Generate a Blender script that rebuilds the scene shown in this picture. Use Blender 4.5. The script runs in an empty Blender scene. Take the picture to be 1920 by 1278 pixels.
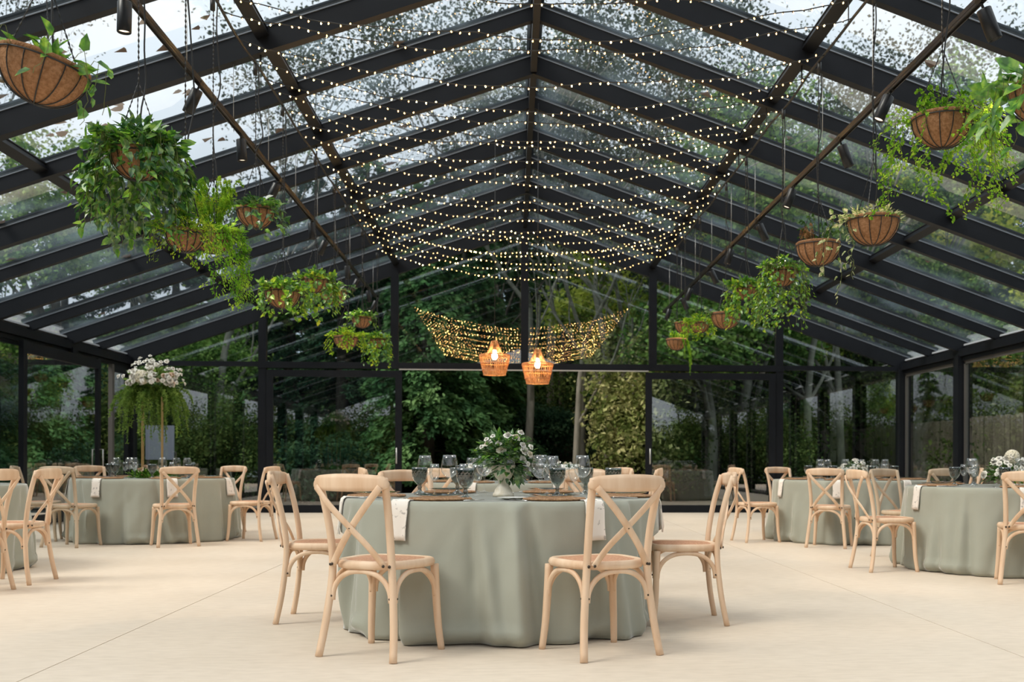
import bpy, math, random
import numpy as np
from mathutils import Vector, Matrix, Euler

rnd = random.Random(7)
PI = math.pi
SC = bpy.context.scene
COL = SC.collection

# ------------------------------------------------------------------ camera
F = 2000.0                      # focal length in pixels of the 1920x1278 frame
CAMH = 0.94                     # eye height
K = 0.06                        # tan of the small yaw of the camera against the hall
HZ = 866.0                      # horizon row
psi = math.atan(K)
F1 = F / math.cos(psi) ** 2
F2 = F / math.cos(psi)


def at_depth(px, d):
    """x, y of the point seen in column px at depth d (d = y + K x)."""
    x = (px - 960.0) * d / F1
    return x, d - K * x


def on_floor(px, py, z=0.0):
    d = F2 * (CAMH - z) / (py - HZ)
    return at_depth(px, d)


def at_x(px, py, x):
    """the point seen at px, py that has this x"""
    d = F1 * x / (px - 960.0)
    return x, d - K * x, CAMH + (HZ - py) * d / F2


cam = bpy.data.cameras.new('camera')
cam.sensor_width = 36.0
cam.sensor_fit = 'HORIZONTAL'
cam.lens = F / 1920.0 * 36.0
cam.shift_x = -(F * K) / 1920.0
cam.shift_y = (HZ - 639.0) / 1920.0
cam.clip_start = 0.05
cam.clip_end = 400
cam.dof.use_dof = True
cam.dof.focus_distance = 6.2
cam.dof.aperture_fstop = 3.6
camo = bpy.data.objects.new('camera', cam)
COL.objects.link(camo)
camo.matrix_world = Matrix.Translation((0, 0, CAMH)) @ Matrix.Rotation(-psi, 4, 'Z') @ Matrix.Rotation(PI / 2, 4, 'X') @ Matrix.Rotation(0.0025, 4, 'Z')
SC.camera = camo


# ------------------------------------------------------------------ mesh builder
class MB:
    """collects geometry of ONE part"""

    def __init__(self):
        self.v = []
        self.f = []
        self.m = []
        self.s = []

    def add(self, vs, fs, mi=0, smooth=False):
        o = len(self.v)
        self.v.extend([tuple(p) for p in vs])
        for f in fs:
            self.f.append(tuple(i + o for i in f))
            self.m.append(mi)
            self.s.append(smooth)
        return self

    def box(self, c, s, mi=0, M=None):
        x, y, z = s[0] / 2, s[1] / 2, s[2] / 2
        vs = [Vector((sx * x, sy * y, sz * z)) for sz in (-1, 1) for sy in (-1, 1) for sx in (-1, 1)]
        c = Vector(c)
        vs = [(M @ p if M else p) + c for p in vs]
        fs = [(0, 2, 3, 1), (4, 5, 7, 6), (0, 1, 5, 4), (2, 6, 7, 3), (0, 4, 6, 2), (1, 3, 7, 5)]
        return self.add(vs, fs, mi)

    def bar(self, a, b, w, h, mi=0, up=(0, 0, 1)):
        """rectangular bar from a to b; w across, h along up"""
        a, b = Vector(a), Vector(b)
        d = (b - a).normalized()
        u = Vector(up)
        r = d.cross(u).normalized()
        u = r.cross(d).normalized()
        vs = []
        for p in (a, b):
            for sx, sz in ((-1, -1), (1, -1), (1, 1), (-1, 1)):
                vs.append(p + r * (sx * w / 2) + u * (sz * h / 2))
        fs = [(0, 1, 2, 3), (7, 6, 5, 4), (0, 4, 5, 1), (1, 5, 6, 2), (2, 6, 7, 3), (3, 7, 4, 0)]
        return self.add(vs, fs, mi)

    def tube(self, pts, r, n=8, mi=0, cap=True, flat=1.0, up=(0, 0, 1), smooth=True, sq=False):
        """swept tube; r number or list; flat squashes along the frame's second axis"""
        pts = [Vector(p) for p in pts]
        rs = r if isinstance(r, (list, tuple)) else [r] * len(pts)
        vs = []
        u = Vector(up)
        for i, p in enumerate(pts):
            d = (pts[min(i + 1, len(pts) - 1)] - pts[max(i - 1, 0)])
            d = d.normalized() if d.length > 1e-9 else Vector((0, 0, 1))
            if abs(d.dot(u)) > 0.97:
                u = Vector((1, 0, 0)) if abs(d.x) < 0.9 else Vector((0, 1, 0))
            a = d.cross(u).normalized()
            b = a.cross(d).normalized()
            for k in range(n):
                t = 2 * PI * (k + 0.5) / n
                cx, cy = math.cos(t), math.sin(t)
                if sq:
                    q = max(abs(cx), abs(cy)) ** 0.75
                    cx, cy = cx / q, cy / q
                vs.append(p + a * (cx * rs[i]) + b * (cy * rs[i] * flat))
        fs = []
        for i in range(len(pts) - 1):
            for k in range(n):
                fs.append((i * n + k, i * n + (k + 1) % n, (i + 1) * n + (k + 1) % n, (i + 1) * n + k))
        if cap:
            fs.append(tuple(reversed(range(n))))
            fs.append(tuple((len(pts) - 1) * n + k for k in range(n)))
        return self.add(vs, fs, mi, smooth)

    def lathe(self, prof, n=24, c=(0, 0, 0), mi=0, smooth=True, fn=None):
        """prof: list of (r, z)"""
        vs, fs = [], []
        for (r, z) in prof:
            for k in range(n):
                t = 2 * PI * k / n
                rr = r * (fn(t, z, r) if fn else 1.0)
                vs.append((c[0] + rr * math.cos(t), c[1] + rr * math.sin(t), c[2] + z))
        for i in range(len(prof) - 1):
            for k in range(n):
                fs.append((i * n + k, i * n + (k + 1) % n, (i + 1) * n + (k + 1) % n, (i + 1) * n + k))
        return self.add(vs, fs, mi, smooth)

    def build(self, name, mats, parent=None, loc=None):
        me = bpy.data.meshes.new(name)
        me.from_pydata([tuple(p) for p in self.v], [], self.f)
        for m in (mats if isinstance(mats, (list, tuple)) else [mats]):
            me.materials.append(m)
        me.polygons.foreach_set('material_index', self.m)
        me.polygons.foreach_set('use_smooth', self.s)
        me.update()
        return link(name, me, parent, loc)


def link(name, me, parent=None, loc=None):
    o = bpy.data.objects.new(name, me)
    COL.objects.link(o)
    if parent is not None:
        o.parent = parent
    if loc is not None:
        o.location = loc
    return o


def arr_mesh(name, V, Fc, mats, mi=None, smooth=False):
    """mesh from numpy arrays; Fc (n,4) or (n,3)"""
    me = bpy.data.meshes.new(name)
    V = np.asarray(V, dtype=np.float32)
    Fc = np.asarray(Fc, dtype=np.int32)
    k = Fc.shape[1]
    me.vertices.add(len(V))
    me.vertices.foreach_set('co', V.ravel())
    me.loops.add(Fc.size)
    me.loops.foreach_set('vertex_index', Fc.ravel())
    me.polygons.add(len(Fc))
    me.polygons.foreach_set('loop_start', np.arange(0, Fc.size, k, dtype=np.int32))
    for m in (mats if isinstance(mats, (list, tuple)) else [mats]):
        me.materials.append(m)
    if mi is not None:
        me.polygons.foreach_set('material_index', np.asarray(mi, dtype=np.int32))
    me.polygons.foreach_set('use_smooth', np.full(len(Fc), smooth, dtype=bool))
    me.update(calc_edges=True)
    me.validate()
    return me


def tag(o, label=None, cat=None, group=None, kind=None):
    if label:
        o['label'] = label
    if cat:
        o['category'] = cat
    if group:
        o['group'] = group
    if kind:
        o['kind'] = kind
    return o


def thing(name, label, cat, loc=(0, 0, 0), rz=0.0, group=None):
    o = bpy.data.objects.new(name, None)
    COL.objects.link(o)
    o.empty_display_size = 0.1
    o.location = loc
    o.rotation_euler = (0, 0, rz)
    return tag(o, label, cat, group)


def struct(name, mb, mats, label=None, parent=None):
    o = mb.build(name, mats, parent)
    if parent is None:
        o['kind'] = 'structure'
    if label:
        o['label'] = label
    return o


def dup(root, label, loc=None, rz=None, group=None):
    r = root.copy()
    COL.objects.link(r)
    r['label'] = label
    if group:
        r['group'] = group
    if loc is not None:
        r.location = loc
    if rz is not None:
        r.rotation_euler = (0, 0, rz)
    for ch in list(root.children):
        c = ch.copy()
        COL.objects.link(c)
        c.parent = r
        for g in list(ch.children):
            e = g.copy()
            COL.objects.link(e)
            e.parent = c
    return r


# ------------------------------------------------------------------ materials
def new_mat(name):
    m = bpy.data.materials.new(name)
    m.use_nodes = True
    nt = m.node_tree
    nt.nodes.clear()
    out = nt.nodes.new('ShaderNodeOutputMaterial')
    return m, nt, out


def principled(name, col, rough=0.5, metal=0.0, noise=None, bump=None, spec=0.5, stretch=(1, 1, 1), coord='Object'):
    """noise = (scale, second colour, detail); bump = (scale, strength)"""
    m, nt, out = new_mat(name)
    N = nt.nodes.new
    p = N('ShaderNodeBsdfPrincipled')
    p.inputs['Base Color'].default_value = (*col, 1)
    p.inputs['Roughness'].default_value = rough
    p.inputs['Metallic'].default_value = metal
    p.inputs['Specular IOR Level'].default_value = spec
    nt.links.new(p.outputs[0], out.inputs[0])
    tc = N('ShaderNodeTexCoord')
    mp = N('ShaderNodeMapping')
    mp.inputs['Scale'].default_value = stretch
    nt.links.new(tc.outputs[coord], mp.inputs[0])
    if noise:
        n = N('ShaderNodeTexNoise')
        n.inputs['Scale'].default_value = noise[0]
        n.inputs['Detail'].default_value = noise[2] if len(noise) > 2 else 4
        nt.links.new(mp.outputs[0], n.inputs['Vector'])
        r = N('ShaderNodeValToRGB')
        r.color_ramp.elements[0].position = 0.35
        r.color_ramp.elements[1].position = 0.65
        r.color_ramp.elements[0].color = (*col, 1)
        r.color_ramp.elements[1].color = (*noise[1], 1)
        nt.links.new(n.outputs['Fac'], r.inputs[0])
        nt.links.new(r.outputs[0], p.inputs['Base Color'])
    if bump:
        n = N('ShaderNodeTexNoise')
        n.inputs['Scale'].default_value = bump[0]
        n.inputs['Detail'].default_value = 3
        nt.links.new(mp.outputs[0], n.inputs['Vector'])
        b = N('ShaderNodeBump')
        b.inputs['Strength'].default_value = bump[1]
        b.inputs['Distance'].default_value = 0.01
        nt.links.new(n.outputs['Fac'], b.inputs['Height'])
        nt.links.new(b.outputs[0], p.inputs['Normal'])
    return m


def leaf_mat(name, c1, c2, c3, scale=6.0, trans=0.35, gloss=0.0, rough=0.4):
    """leaf: diffuse + translucent, three tints mixed by noise from leaf to leaf"""
    m, nt, out = new_mat(name)
    N = nt.nodes.new
    tc = N('ShaderNodeTexCoord')
    n = N('ShaderNodeTexNoise')
    n.inputs['Scale'].default_value = scale
    n.inputs['Detail'].default_value = 2
    nt.links.new(tc.outputs['Object'], n.inputs['Vector'])
    r = N('ShaderNodeValToRGB')
    e = r.color_ramp.elements
    e[0].position, e[0].color = 0.36, (*c1, 1)
    e[1].position, e[1].color = 0.66, (*c3, 1)
    k = e.new(0.5)
    k.color = (*c2, 1)
    nt.links.new(n.outputs['Fac'], r.inputs[0])
    d = N('ShaderNodeBsdfDiffuse')
    t = N('ShaderNodeBsdfTranslucent')
    nt.links.new(r.outputs[0], d.inputs[0])
    nt.links.new(r.outputs[0], t.inputs[0])
    mx = N('ShaderNodeMixShader')
    mx.inputs[0].default_value = trans
    nt.links.new(d.outputs[0], mx.inputs[1])
    nt.links.new(t.outputs[0], mx.inputs[2])
    last = mx
    if gloss > 0:
        g = N('ShaderNodeBsdfGlossy')
        g.inputs['Roughness'].default_value = rough
        g.inputs['Color'].default_value = (1, 1, 1, 1)
        m2 = N('ShaderNodeMixShader')
        m2.inputs[0].default_value = gloss
        nt.links.new(mx.outputs[0], m2.inputs[1])
        nt.links.new(g.outputs[0], m2.inputs[2])
        last = m2
    nt.links.new(last.outputs[0], out.inputs[0])
    return m


def glass_mat(name, tint, boost=1.0, rough=0.0, ior=1.5, dirt_haze=None):
    """clear pane or glass wall: tinted straight transmission plus Fresnel reflection on the side a ray enters"""
    m, nt, out = new_mat(name)
    N = nt.nodes.new
    fr = N('ShaderNodeFresnel')
    fr.inputs['IOR'].default_value = ior
    geo = N('ShaderNodeNewGeometry')
    inv = N('ShaderNodeMath')
    inv.operation = 'SUBTRACT'
    inv.inputs[0].default_value = 1.0
    nt.links.new(geo.outputs['Backfacing'], inv.inputs[1])
    mul = N('ShaderNodeMath')
    mul.operation = 'MULTIPLY'
    nt.links.new(fr.outputs[0], mul.inputs[0])
    nt.links.new(inv.outputs[0], mul.inputs[1])
    mb = N('ShaderNodeMath')
    mb.operation = 'MULTIPLY'
    mb.use_clamp = True
    mb.inputs[1].default_value = boost
    nt.links.new(mul.outputs[0], mb.inputs[0])
    tr = N('ShaderNodeBsdfTransparent')
    tr.inputs[0].default_value = (*tint, 1)
    gl = N('ShaderNodeBsdfGlossy')
    gl.inputs['Roughness'].default_value = rough
    gl.inputs['Color'].default_value = (1, 1, 1, 1)
    mx = N('ShaderNodeMixShader')
    nt.links.new(mb.outputs[0], mx.inputs[0])
    nt.links.new(tr.outputs[0], mx.inputs[1])
    nt.links.new(gl.outputs[0], mx.inputs[2])
    last = mx
    if dirt_haze:
        # patchy dust film, with bluish sky haze put into its colour
        tc = N('ShaderNodeTexCoord')
        n = N('ShaderNodeTexNoise')
        n.inputs['Scale'].default_value = dirt_haze[0]
        n.inputs['Detail'].default_value = 6
        nt.links.new(tc.outputs['Object'], n.inputs['Vector'])
        mr = N('ShaderNodeMapRange')
        mr.inputs['From Min'].default_value = 0.45
        mr.inputs['From Max'].default_value = 0.8
        mr.inputs['To Min'].default_value = dirt_haze[1] * 0.12
        mr.inputs['To Max'].default_value = dirt_haze[1]
        nt.links.new(n.outputs['Fac'], mr.inputs['Value'])
        d = N('ShaderNodeBsdfTranslucent')
        d.inputs[0].default_value = (0.52, 0.68, 0.80, 1)
        m2 = N('ShaderNodeMixShader')
        nt.links.new(mr.outputs[0], m2.inputs[0])
        nt.links.new(mx.outputs[0], m2.inputs[1])
        nt.links.new(d.outputs[0], m2.inputs[2])
        last = m2
    nt.links.new(last.outputs[0], out.inputs[0])
    return m


def emit_mat(name, col, strength):
    m, nt, out = new_mat(name)
    e = nt.nodes.new('ShaderNodeEmission')
    e.inputs[0].default_value = (*col, 1)
    e.inputs[1].default_value = strength
    nt.links.new(e.outputs[0], out.inputs[0])
    return m


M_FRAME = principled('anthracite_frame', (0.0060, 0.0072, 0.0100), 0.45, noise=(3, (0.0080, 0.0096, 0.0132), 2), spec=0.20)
M_LEDGE = principled('glazing_bar_highlight', (0.20, 0.225, 0.26), 0.35, 0.2)  # pale tone stands in for the highlight along rafter tops
M_ALU = principled('pale_aluminium', (0.55, 0.54, 0.52), 0.4, 0.6)
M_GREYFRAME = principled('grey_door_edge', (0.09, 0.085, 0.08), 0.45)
M_ROOFGLASS = glass_mat('roof_glass', (0.93, 0.965, 0.98), 1.5, dirt_haze=(1.3, 0.085))
M_DOORGLASS = glass_mat('coated_door_glass', (0.80, 0.885, 0.905), 5.5)
M_WALLGLASS = glass_mat('wall_glass', (0.86, 0.915, 0.925), 3.6)
M_WOOD = principled('whitewashed_oak', (0.67, 0.445, 0.285), 0.55, noise=(14, (0.79, 0.59, 0.425), 6), stretch=(1, 1, 0.12), bump=(60, 0.08))
M_WOOD_GREY = principled('greyed_oak', (0.50, 0.37, 0.25), 0.6, noise=(14, (0.60, 0.47, 0.34), 6), stretch=(1, 1, 0.12), bump=(60, 0.08))
M_SCREW = principled('dark_screw', (0.06, 0.045, 0.035), 0.4, 0.6)
M_RATTAN = principled('woven_cane', (0.50, 0.235, 0.125), 0.6, noise=(90, (0.66, 0.36, 0.22), 2), bump=(220, 0.5))
M_CLOTH = principled('sage_linen', (0.345, 0.352, 0.296), 0.85, noise=(2.5, (0.372, 0.379, 0.322), 3), bump=(420, 0.12), spec=0.15)
for n_ in M_CLOTH.node_tree.nodes:
    if n_.type == 'BSDF_PRINCIPLED':
        n_.inputs['Sheen Weight'].default_value = 1.0
        n_.inputs['Sheen Roughness'].default_value = 0.28
M_NAPKIN = principled('printed_napkin', (0.82, 0.78, 0.72), 0.85, noise=(34, (0.80, 0.76, 0.70), 5), spec=0.1)
M_WIRE = principled('black_wire', (0.012, 0.012, 0.012), 0.5)
M_STEEL = principled('steel', (0.75, 0.74, 0.72), 0.18, 1.0)
M_CERAMIC = principled('white_glaze', (0.80, 0.79, 0.76), 0.25)
M_VASE = principled('cream_ceramic', (0.66, 0.58, 0.45), 0.5, noise=(30, (0.76, 0.70, 0.60), 3), bump=(60, 0.2))
M_GLASS = glass_mat('clear_glass', (0.985, 0.99, 0.99), 2.2, ior=1.5)
M_GOBLET = glass_mat('smoked_green_glass', (0.44, 0.49, 0.475), 2.6, ior=1.55)
M_COIR = principled('coir_fibre', (0.27, 0.135, 0.065), 0.95, noise=(60, (0.40, 0.215, 0.115), 6), bump=(120, 0.9), spec=0.1)
M_SOIL = principled('potting_soil', (0.03, 0.02, 0.014), 0.95, bump=(60, 0.8))
M_GOLD = principled('brushed_brass', (0.62, 0.42, 0.19), 0.28, 1.0)
M_BULB = emit_mat('warm_bulb', (1.0, 0.52, 0.15), 15.0)
M_BULB2 = emit_mat('bright_warm_bulb', (1.0, 0.54, 0.15), 100.0)
M_PENDBULB = emit_mat('pendant_bulb', (1.0, 0.66, 0.30), 130.0)
M_SPOT = emit_mat('spot_lens', (1.0, 0.80, 0.58), 2.2)

# napkin print: sparse grey sprigs
nt = M_NAPKIN.node_tree
pr = next(n for n in nt.nodes if n.type == 'BSDF_PRINCIPLED')
for r_ in [n for n in nt.nodes if n.type == 'VALTORGB']:
    r_.color_ramp.elements[0].position = 0.34
    r_.color_ramp.elements[1].position = 0.40
    r_.color_ramp.elements[0].color = (0.50, 0.47, 0.44, 1)
    r_.color_ramp.elements[1].color = (0.83, 0.78, 0.72, 1)

# foliage
M_POTHOS = leaf_mat('heart_leaf_green', (0.043, 0.144, 0.020), (0.119, 0.321, 0.034), (0.338, 0.557, 0.059), 22, 0.4, 0.06, 0.35)
M_POTHOS_D = leaf_mat('dark_glossy_leaf', (0.019, 0.075, 0.022), (0.053, 0.160, 0.041), (0.225, 0.356, 0.066), 22, 0.3, 0.07, 0.3)
M_FERN = leaf_mat('asparagus_fern_green', (0.104, 0.282, 0.023), (0.238, 0.490, 0.038), (0.535, 0.743, 0.074), 9, 0.45)
M_LIME = leaf_mat('lime_leaf', (0.144, 0.312, 0.024), (0.312, 0.504, 0.042), (0.660, 0.696, 0.072), 14, 0.45)
M_FIG = leaf_mat('small_ivy_leaf', (0.097, 0.248, 0.021), (0.221, 0.442, 0.041), (0.580, 0.718, 0.083), 30, 0.45)
M_VARIEG = leaf_mat('cream_edged_leaf', (0.08, 0.18, 0.03), (0.36, 0.42, 0.20), (0.68, 0.66, 0.44), 45, 0.35)
M_STEM = principled('plant_stem', (0.12, 0.14, 0.035), 0.7)
M_EUCA = leaf_mat('silver_green_leaf', (0.066, 0.132, 0.057), (0.151, 0.246, 0.113), (0.378, 0.491, 0.246), 30, 0.25, 0.05)
M_ROSE = principled('cream_petal', (0.80, 0.74, 0.58), 0.7, noise=(20, (0.84, 0.80, 0.70), 2))
M_WHITEFL = principled('white_petal', (0.82, 0.80, 0.74), 0.7)
M_PEACH = principled('blush_petal', (0.80, 0.62, 0.48), 0.7)
M_BARK = principled('bark', (0.045, 0.036, 0.028), 0.9, noise=(6, (0.10, 0.085, 0.065), 5), stretch=(1, 1, 0.25), bump=(20, 0.6))
M_BARK_PALE = principled('pale_mossy_bark', (0.15, 0.14, 0.11), 0.9, noise=(5, (0.29, 0.27, 0.22), 5), stretch=(1, 1, 0.3), bump=(20, 0.6))
T_DARK = leaf_mat('conifer_needles', (0.022, 0.055, 0.034), (0.044, 0.100, 0.055), (0.097, 0.173, 0.085), 1.2, 0.25)
T_CYPRESS = leaf_mat('cypress_sprays', (0.059, 0.141, 0.059), (0.121, 0.254, 0.092), (0.254, 0.429, 0.166), 1.5, 0.3)
T_MID = leaf_mat('broad_leaves', (0.089, 0.194, 0.049), (0.210, 0.360, 0.084), (0.419, 0.569, 0.150), 1.6, 0.25)
T_YELLOW = leaf_mat('autumn_leaves', (0.197, 0.309, 0.051), (0.532, 0.616, 0.113), (0.800, 0.800, 0.168), 1.2, 0.45)
T_PALE = leaf_mat('pale_shrub_leaves', (0.112, 0.160, 0.041), (0.300, 0.338, 0.112), (0.675, 0.637, 0.319), 2.4, 0.35)
T_SHRUB = leaf_mat('shrub_leaves', (0.031, 0.063, 0.020), (0.077, 0.119, 0.036), (0.168, 0.210, 0.063), 2.0, 0.25)
T_GREY = leaf_mat('greyish_leaves', (0.045, 0.060, 0.040), (0.075, 0.095, 0.060), (0.12, 0.14, 0.085), 1.5, 0.18)
# ------------------------------------------------------------------ the hall
XC = 0.23                        # ridge
HALF = 7.2
XL, XR = XC - HALF, XC + HALF
YB = 19.9                        # gable wall
STEP = 1.32
PITCH = 0.35
ZRIDGE = 5.50
NRAFT = 17


def zroof(x):
    return ZRIDGE - PITCH * abs(x - XC)


# floor: pale power-floated concrete with saw-cut joints
m, nt, out = new_mat('polished_concrete')
N = nt.nodes.new
p = N('ShaderNodeBsdfPrincipled')
p.inputs['Roughness'].default_value = 0.5
p.inputs['Specular IOR Level'].default_value = 0.35
nt.links.new(p.outputs[0], out.inputs[0])
tc = N('ShaderNodeTexCoord')
n1 = N('ShaderNodeTexNoise'); n1.inputs['Scale'].default_value = 0.8; n1.inputs['Detail'].default_value = 8
n2 = N('ShaderNodeTexNoise'); n2.inputs['Scale'].default_value = 9; n2.inputs['Detail'].default_value = 6
mpn = N('ShaderNodeMapping'); mpn.inputs['Scale'].default_value = (1, 3.0, 1)
nt.links.new(tc.outputs['Object'], n1.inputs['Vector'])
nt.links.new(tc.outputs['Object'], mpn.inputs[0]); nt.links.new(mpn.outputs[0], n2.inputs['Vector'])
r1 = N('ShaderNodeValToRGB'); r1.color_ramp.elements[0].position = 0.3; r1.color_ramp.elements[1].position = 0.7
r1.color_ramp.elements[0].color = (0.68, 0.575, 0.465, 1); r1.color_ramp.elements[1].color = (0.75, 0.645, 0.535, 1)
nt.links.new(n1.outputs['Fac'], r1.inputs[0])
r2 = N('ShaderNodeValToRGB'); r2.color_ramp.elements[0].position = 0.3; r2.color_ramp.elements[1].position = 0.62
r2.color_ramp.elements[0].color = (0.90, 0.89, 0.88, 1); r2.color_ramp.elements[1].color = (1, 1, 1, 1)
nt.links.new(n2.outputs['Fac'], r2.inputs[0])
mu = N('ShaderNodeMix'); mu.data_type = 'RGBA'; mu.blend_type = 'MULTIPLY'; mu.inputs['Factor'].default_value = 1.0
nt.links.new(r1.outputs[0], mu.inputs['A']); nt.links.new(r2.outputs[0], mu.inputs['B'])
nt.links.new(mu.outputs['Result'], p.inputs['Base Color'])
bp = N('ShaderNodeBump'); bp.inputs['Strength'].default_value = 0.05
nt.links.new(n2.outputs['Fac'], bp.inputs['Height']); nt.links.new(bp.outputs[0], p.inputs['Normal'])
M_FLOOR = m
M_JOINT = principled('joint_filler', (0.30, 0.255, 0.205), 0.8)

M_FLASH = principled('grey_flashing', (0.42, 0.44, 0.47), 0.5)
mb = MB()
JX = (-2.10, 2.48)
edges = [XL - 0.25, JX[0], JX[1], XR + 0.25]
YE = [-6.0, 20.2]
for i in range(3):
    a, b = edges[i] + (0.003 if i else 0), edges[i + 1] - (0.003 if i < 2 else 0)
    mb.box(((a + b) / 2, sum(YE) / 2, -0.06), (b - a, YE[1] - YE[0], 0.12), 0)
for x in JX:
    mb.box((x, sum(YE) / 2, -0.064), (0.006, YE[1] - YE[0], 0.12), 1)
struct('floor', mb, [M_FLOOR, M_JOINT], 'pale polished concrete floor with two thin saw-cut joints')

# rafters: deep ones over the posts, shallower ones between
tn = 0
for j in range(NRAFT):
    y = YB - STEP * j
    deep = j % 2 == 0
    h = 0.26 if j == 0 else 0.21 if deep else 0.145
    w = 0.11 if deep else 0.085
    for side in (-1, 1):
        mb = MB()
        xe = XC + side * (HALF + 0.12)
        a = Vector((XC + side * 0.035, y, zroof(XC + side * 0.035)))
        b = Vector((xe, y, zroof(xe)))
        nrm = Vector((side * PITCH, 0, 1)).normalized()
        o = nrm * (h / 2)
        mb.bar(a - o, b - o, w, h, up=nrm)
        mb.bar(a + nrm * 0.024, b + nrm * 0.024, w + 0.035, 0.012, up=nrm)     # glazing cap
        mb.bar(a + nrm * 0.036, b + nrm * 0.036, w - 0.02, 0.014, up=nrm)
        mb.bar(a - nrm * 0.014, b - nrm * 0.014, w + 0.02, 0.010, 1, up=nrm)     # glazing ledge, highlight put into its pale colour
        tn += 1
        struct('trim_%d' % tn, mb, [M_FRAME, M_LEDGE], ('deep' if deep else 'shallow') + ' black metal roof rafter')

y0, y1 = YB - STEP * (NRAFT - 1), YB
mb = MB()
mb.box((XC, (y0 + y1) / 2, ZRIDGE - 0.09), (0.07, y1 - y0 + 0.2, 0.24))
mb.box((XC, (y0 + y1) / 2, ZRIDGE + 0.035), (0.16, y1 - y0 + 0.2, 0.02))
tn += 1
struct('trim_%d' % tn, mb, M_FRAME, 'black ridge beam of the glass roof')
for xo in (-4.8, -2.4, 2.4, 4.8):
    mb = MB()
    x = XC + xo
    nrm = Vector((math.copysign(PITCH, xo), 0, 1)).normalized()
    for j in range(NRAFT - 1):
        ya, yb = YB - STEP * j - 0.055, YB - STEP * (j + 1) + 0.055
        c0 = Vector((x, ya, zroof(x))) - nrm * 0.055
        c1 = Vector((x, yb, zroof(x))) - nrm * 0.055
        mb.bar(c0, c1, 0.11, 0.075, up=nrm)
        mb.bar(c0 + nrm * 0.025, c1 + nrm * 0.025, 0.13, 0.012, up=nrm)
    tn += 1
    struct('trim_%d' % tn, mb, M_FRAME, 'black purlin under the roof glass')
for x, s in ((XL, -1), (XR, 1)):
    mb = MB()
    mb.box((x + s * 0.02, (y0 + y1) / 2, 2.76), (0.20, y1 - y0 + 0.2, 0.13))
    mb.box((x + s * 0.02, (y0 + y1) / 2, 2.655), (0.10, y1 - y0, 0.06))
    tn += 1
    struct('trim_%d' % tn, mb, M_FRAME, 'black eave beam carrying the rafters')
    # pale flashing over the eave, under the glass
    mb = MB()
    mb.bar((x + s * 0.10, y0, 2.865), (x + s * 0.10, y1, 2.865), 0.18, 0.03, up=(s * 0.3, 0, 1))
    tn += 1
    struct('trim_%d' % tn, mb, M_FLASH, 'grey gutter flashing along the eave')

# roof glass, one pane per bay and slope
mb = MB()
for side in (-1, 1):
    nrm = Vector((side * PITCH, 0, 1)).normalized()
    for j in range(NRAFT - 1):
        y = YB - STEP * (j + 0.5)
        for xa, xb in ((0.05, 2.35), (2.45, 4.75), (4.85, 7.35)):
            a = Vector((XC + side * xa, y, zroof(XC + side * xa)))
            b = Vector((XC + side * xb, y, zroof(XC + side * xb)))
            mb.bar(a, b, STEP - 0.04, 0.014, up=nrm)
ceil = struct('ceiling', mb, M_ROOFGLASS, 'sloping clear glass roof panes between black rafters')

# ---------------- gable wall
PX = [XC - 4.8, XC - 2.4, XC, XC + 2.4, XC + 4.8]
ZT = 2.71                         # transom centre


def zund(x):                     # underside of the gable rafter
    return zroof(x) - 0.26 * math.sqrt(1 + PITCH ** 2)


mb = MB()
for i, x in enumerate(PX):
    w = 0.14
    z0 = ZT if i in (1, 2, 3) else 0.0
    mb.box((x, YB, (z0 + zund(x) + 0.1) / 2), (w, 0.14, zund(x) + 0.1 - z0))
mb.box(((PX[0] + PX[4]) / 2, YB, ZT), (PX[4] - PX[0] + 0.16, 0.16, 0.115))
mb.box(((XL + PX[0]) / 2, YB, 2.725), (PX[0] - XL, 0.12, 0.085))
mb.box(((XR + PX[4]) / 2, YB, 2.725), (XR - PX[4], 0.12, 0.085))
mb.box(((XL + PX[0]) / 2, YB, 0.04), (PX[0] - XL, 0.12, 0.08))
mb.box(((XR + PX[4]) / 2, YB, 0.04), (XR - PX[4], 0.12, 0.08))
for x in (XL, XR):
    mb.box((x, YB, 1.36), (0.22, 0.22, 2.72))
struct('wall_back', mb, M_FRAME, 'black steel frame of the glazed gable wall')
mb = MB()
mb.box((XC, YB - 0.085, 2.640), (4.62, 0.03, 0.022))  # pale strip for the floor light reflected on the transom underside
tn += 1
struct('trim_%d' % tn, mb, M_ALU, 'pale metal strip painted as the floor-lit underside of the open doorway transom')


def pane_poly(mb, pts, y, th=0.012):
    n = len(pts)
    vs = [(x, y - th / 2, z) for x, z in pts] + [(x, y + th / 2, z) for x, z in pts]
    fs = [tuple(range(n)), tuple(reversed(range(n, 2 * n)))]
    for i in range(n):
        k = (i + 1) % n
        fs.append((k, i, i + n, k + n))
    mb.add(vs, fs)


wn = 0
xs = [XL + 0.1] + PX + [XR - 0.1]
for i in range(6):
    a, b = xs[i] + 0.06, xs[i + 1] - 0.06
    mb = MB()
    pts = [(a, ZT + 0.04), (b, ZT + 0.04), (b, zund(b) + 0.02), (a, zund(a) + 0.02)]
    pane_poly(mb, pts, YB)
    wn += 1
    struct('window_%d' % wn, mb, M_DOORGLASS, 'gable window pane above the transom')
for a, b in ((XL + 0.1, PX[0] - 0.06), (PX[4] + 0.06, XR - 0.1)):
    mb = MB()
    pane_poly(mb, [(a, 0.06), (b, 0.06), (b, 2.70), (a, 2.70)], YB)
    wn += 1
    struct('window_%d' % wn, mb, M_DOORGLASS, 'tall fixed pane beside the sliding door')


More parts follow.
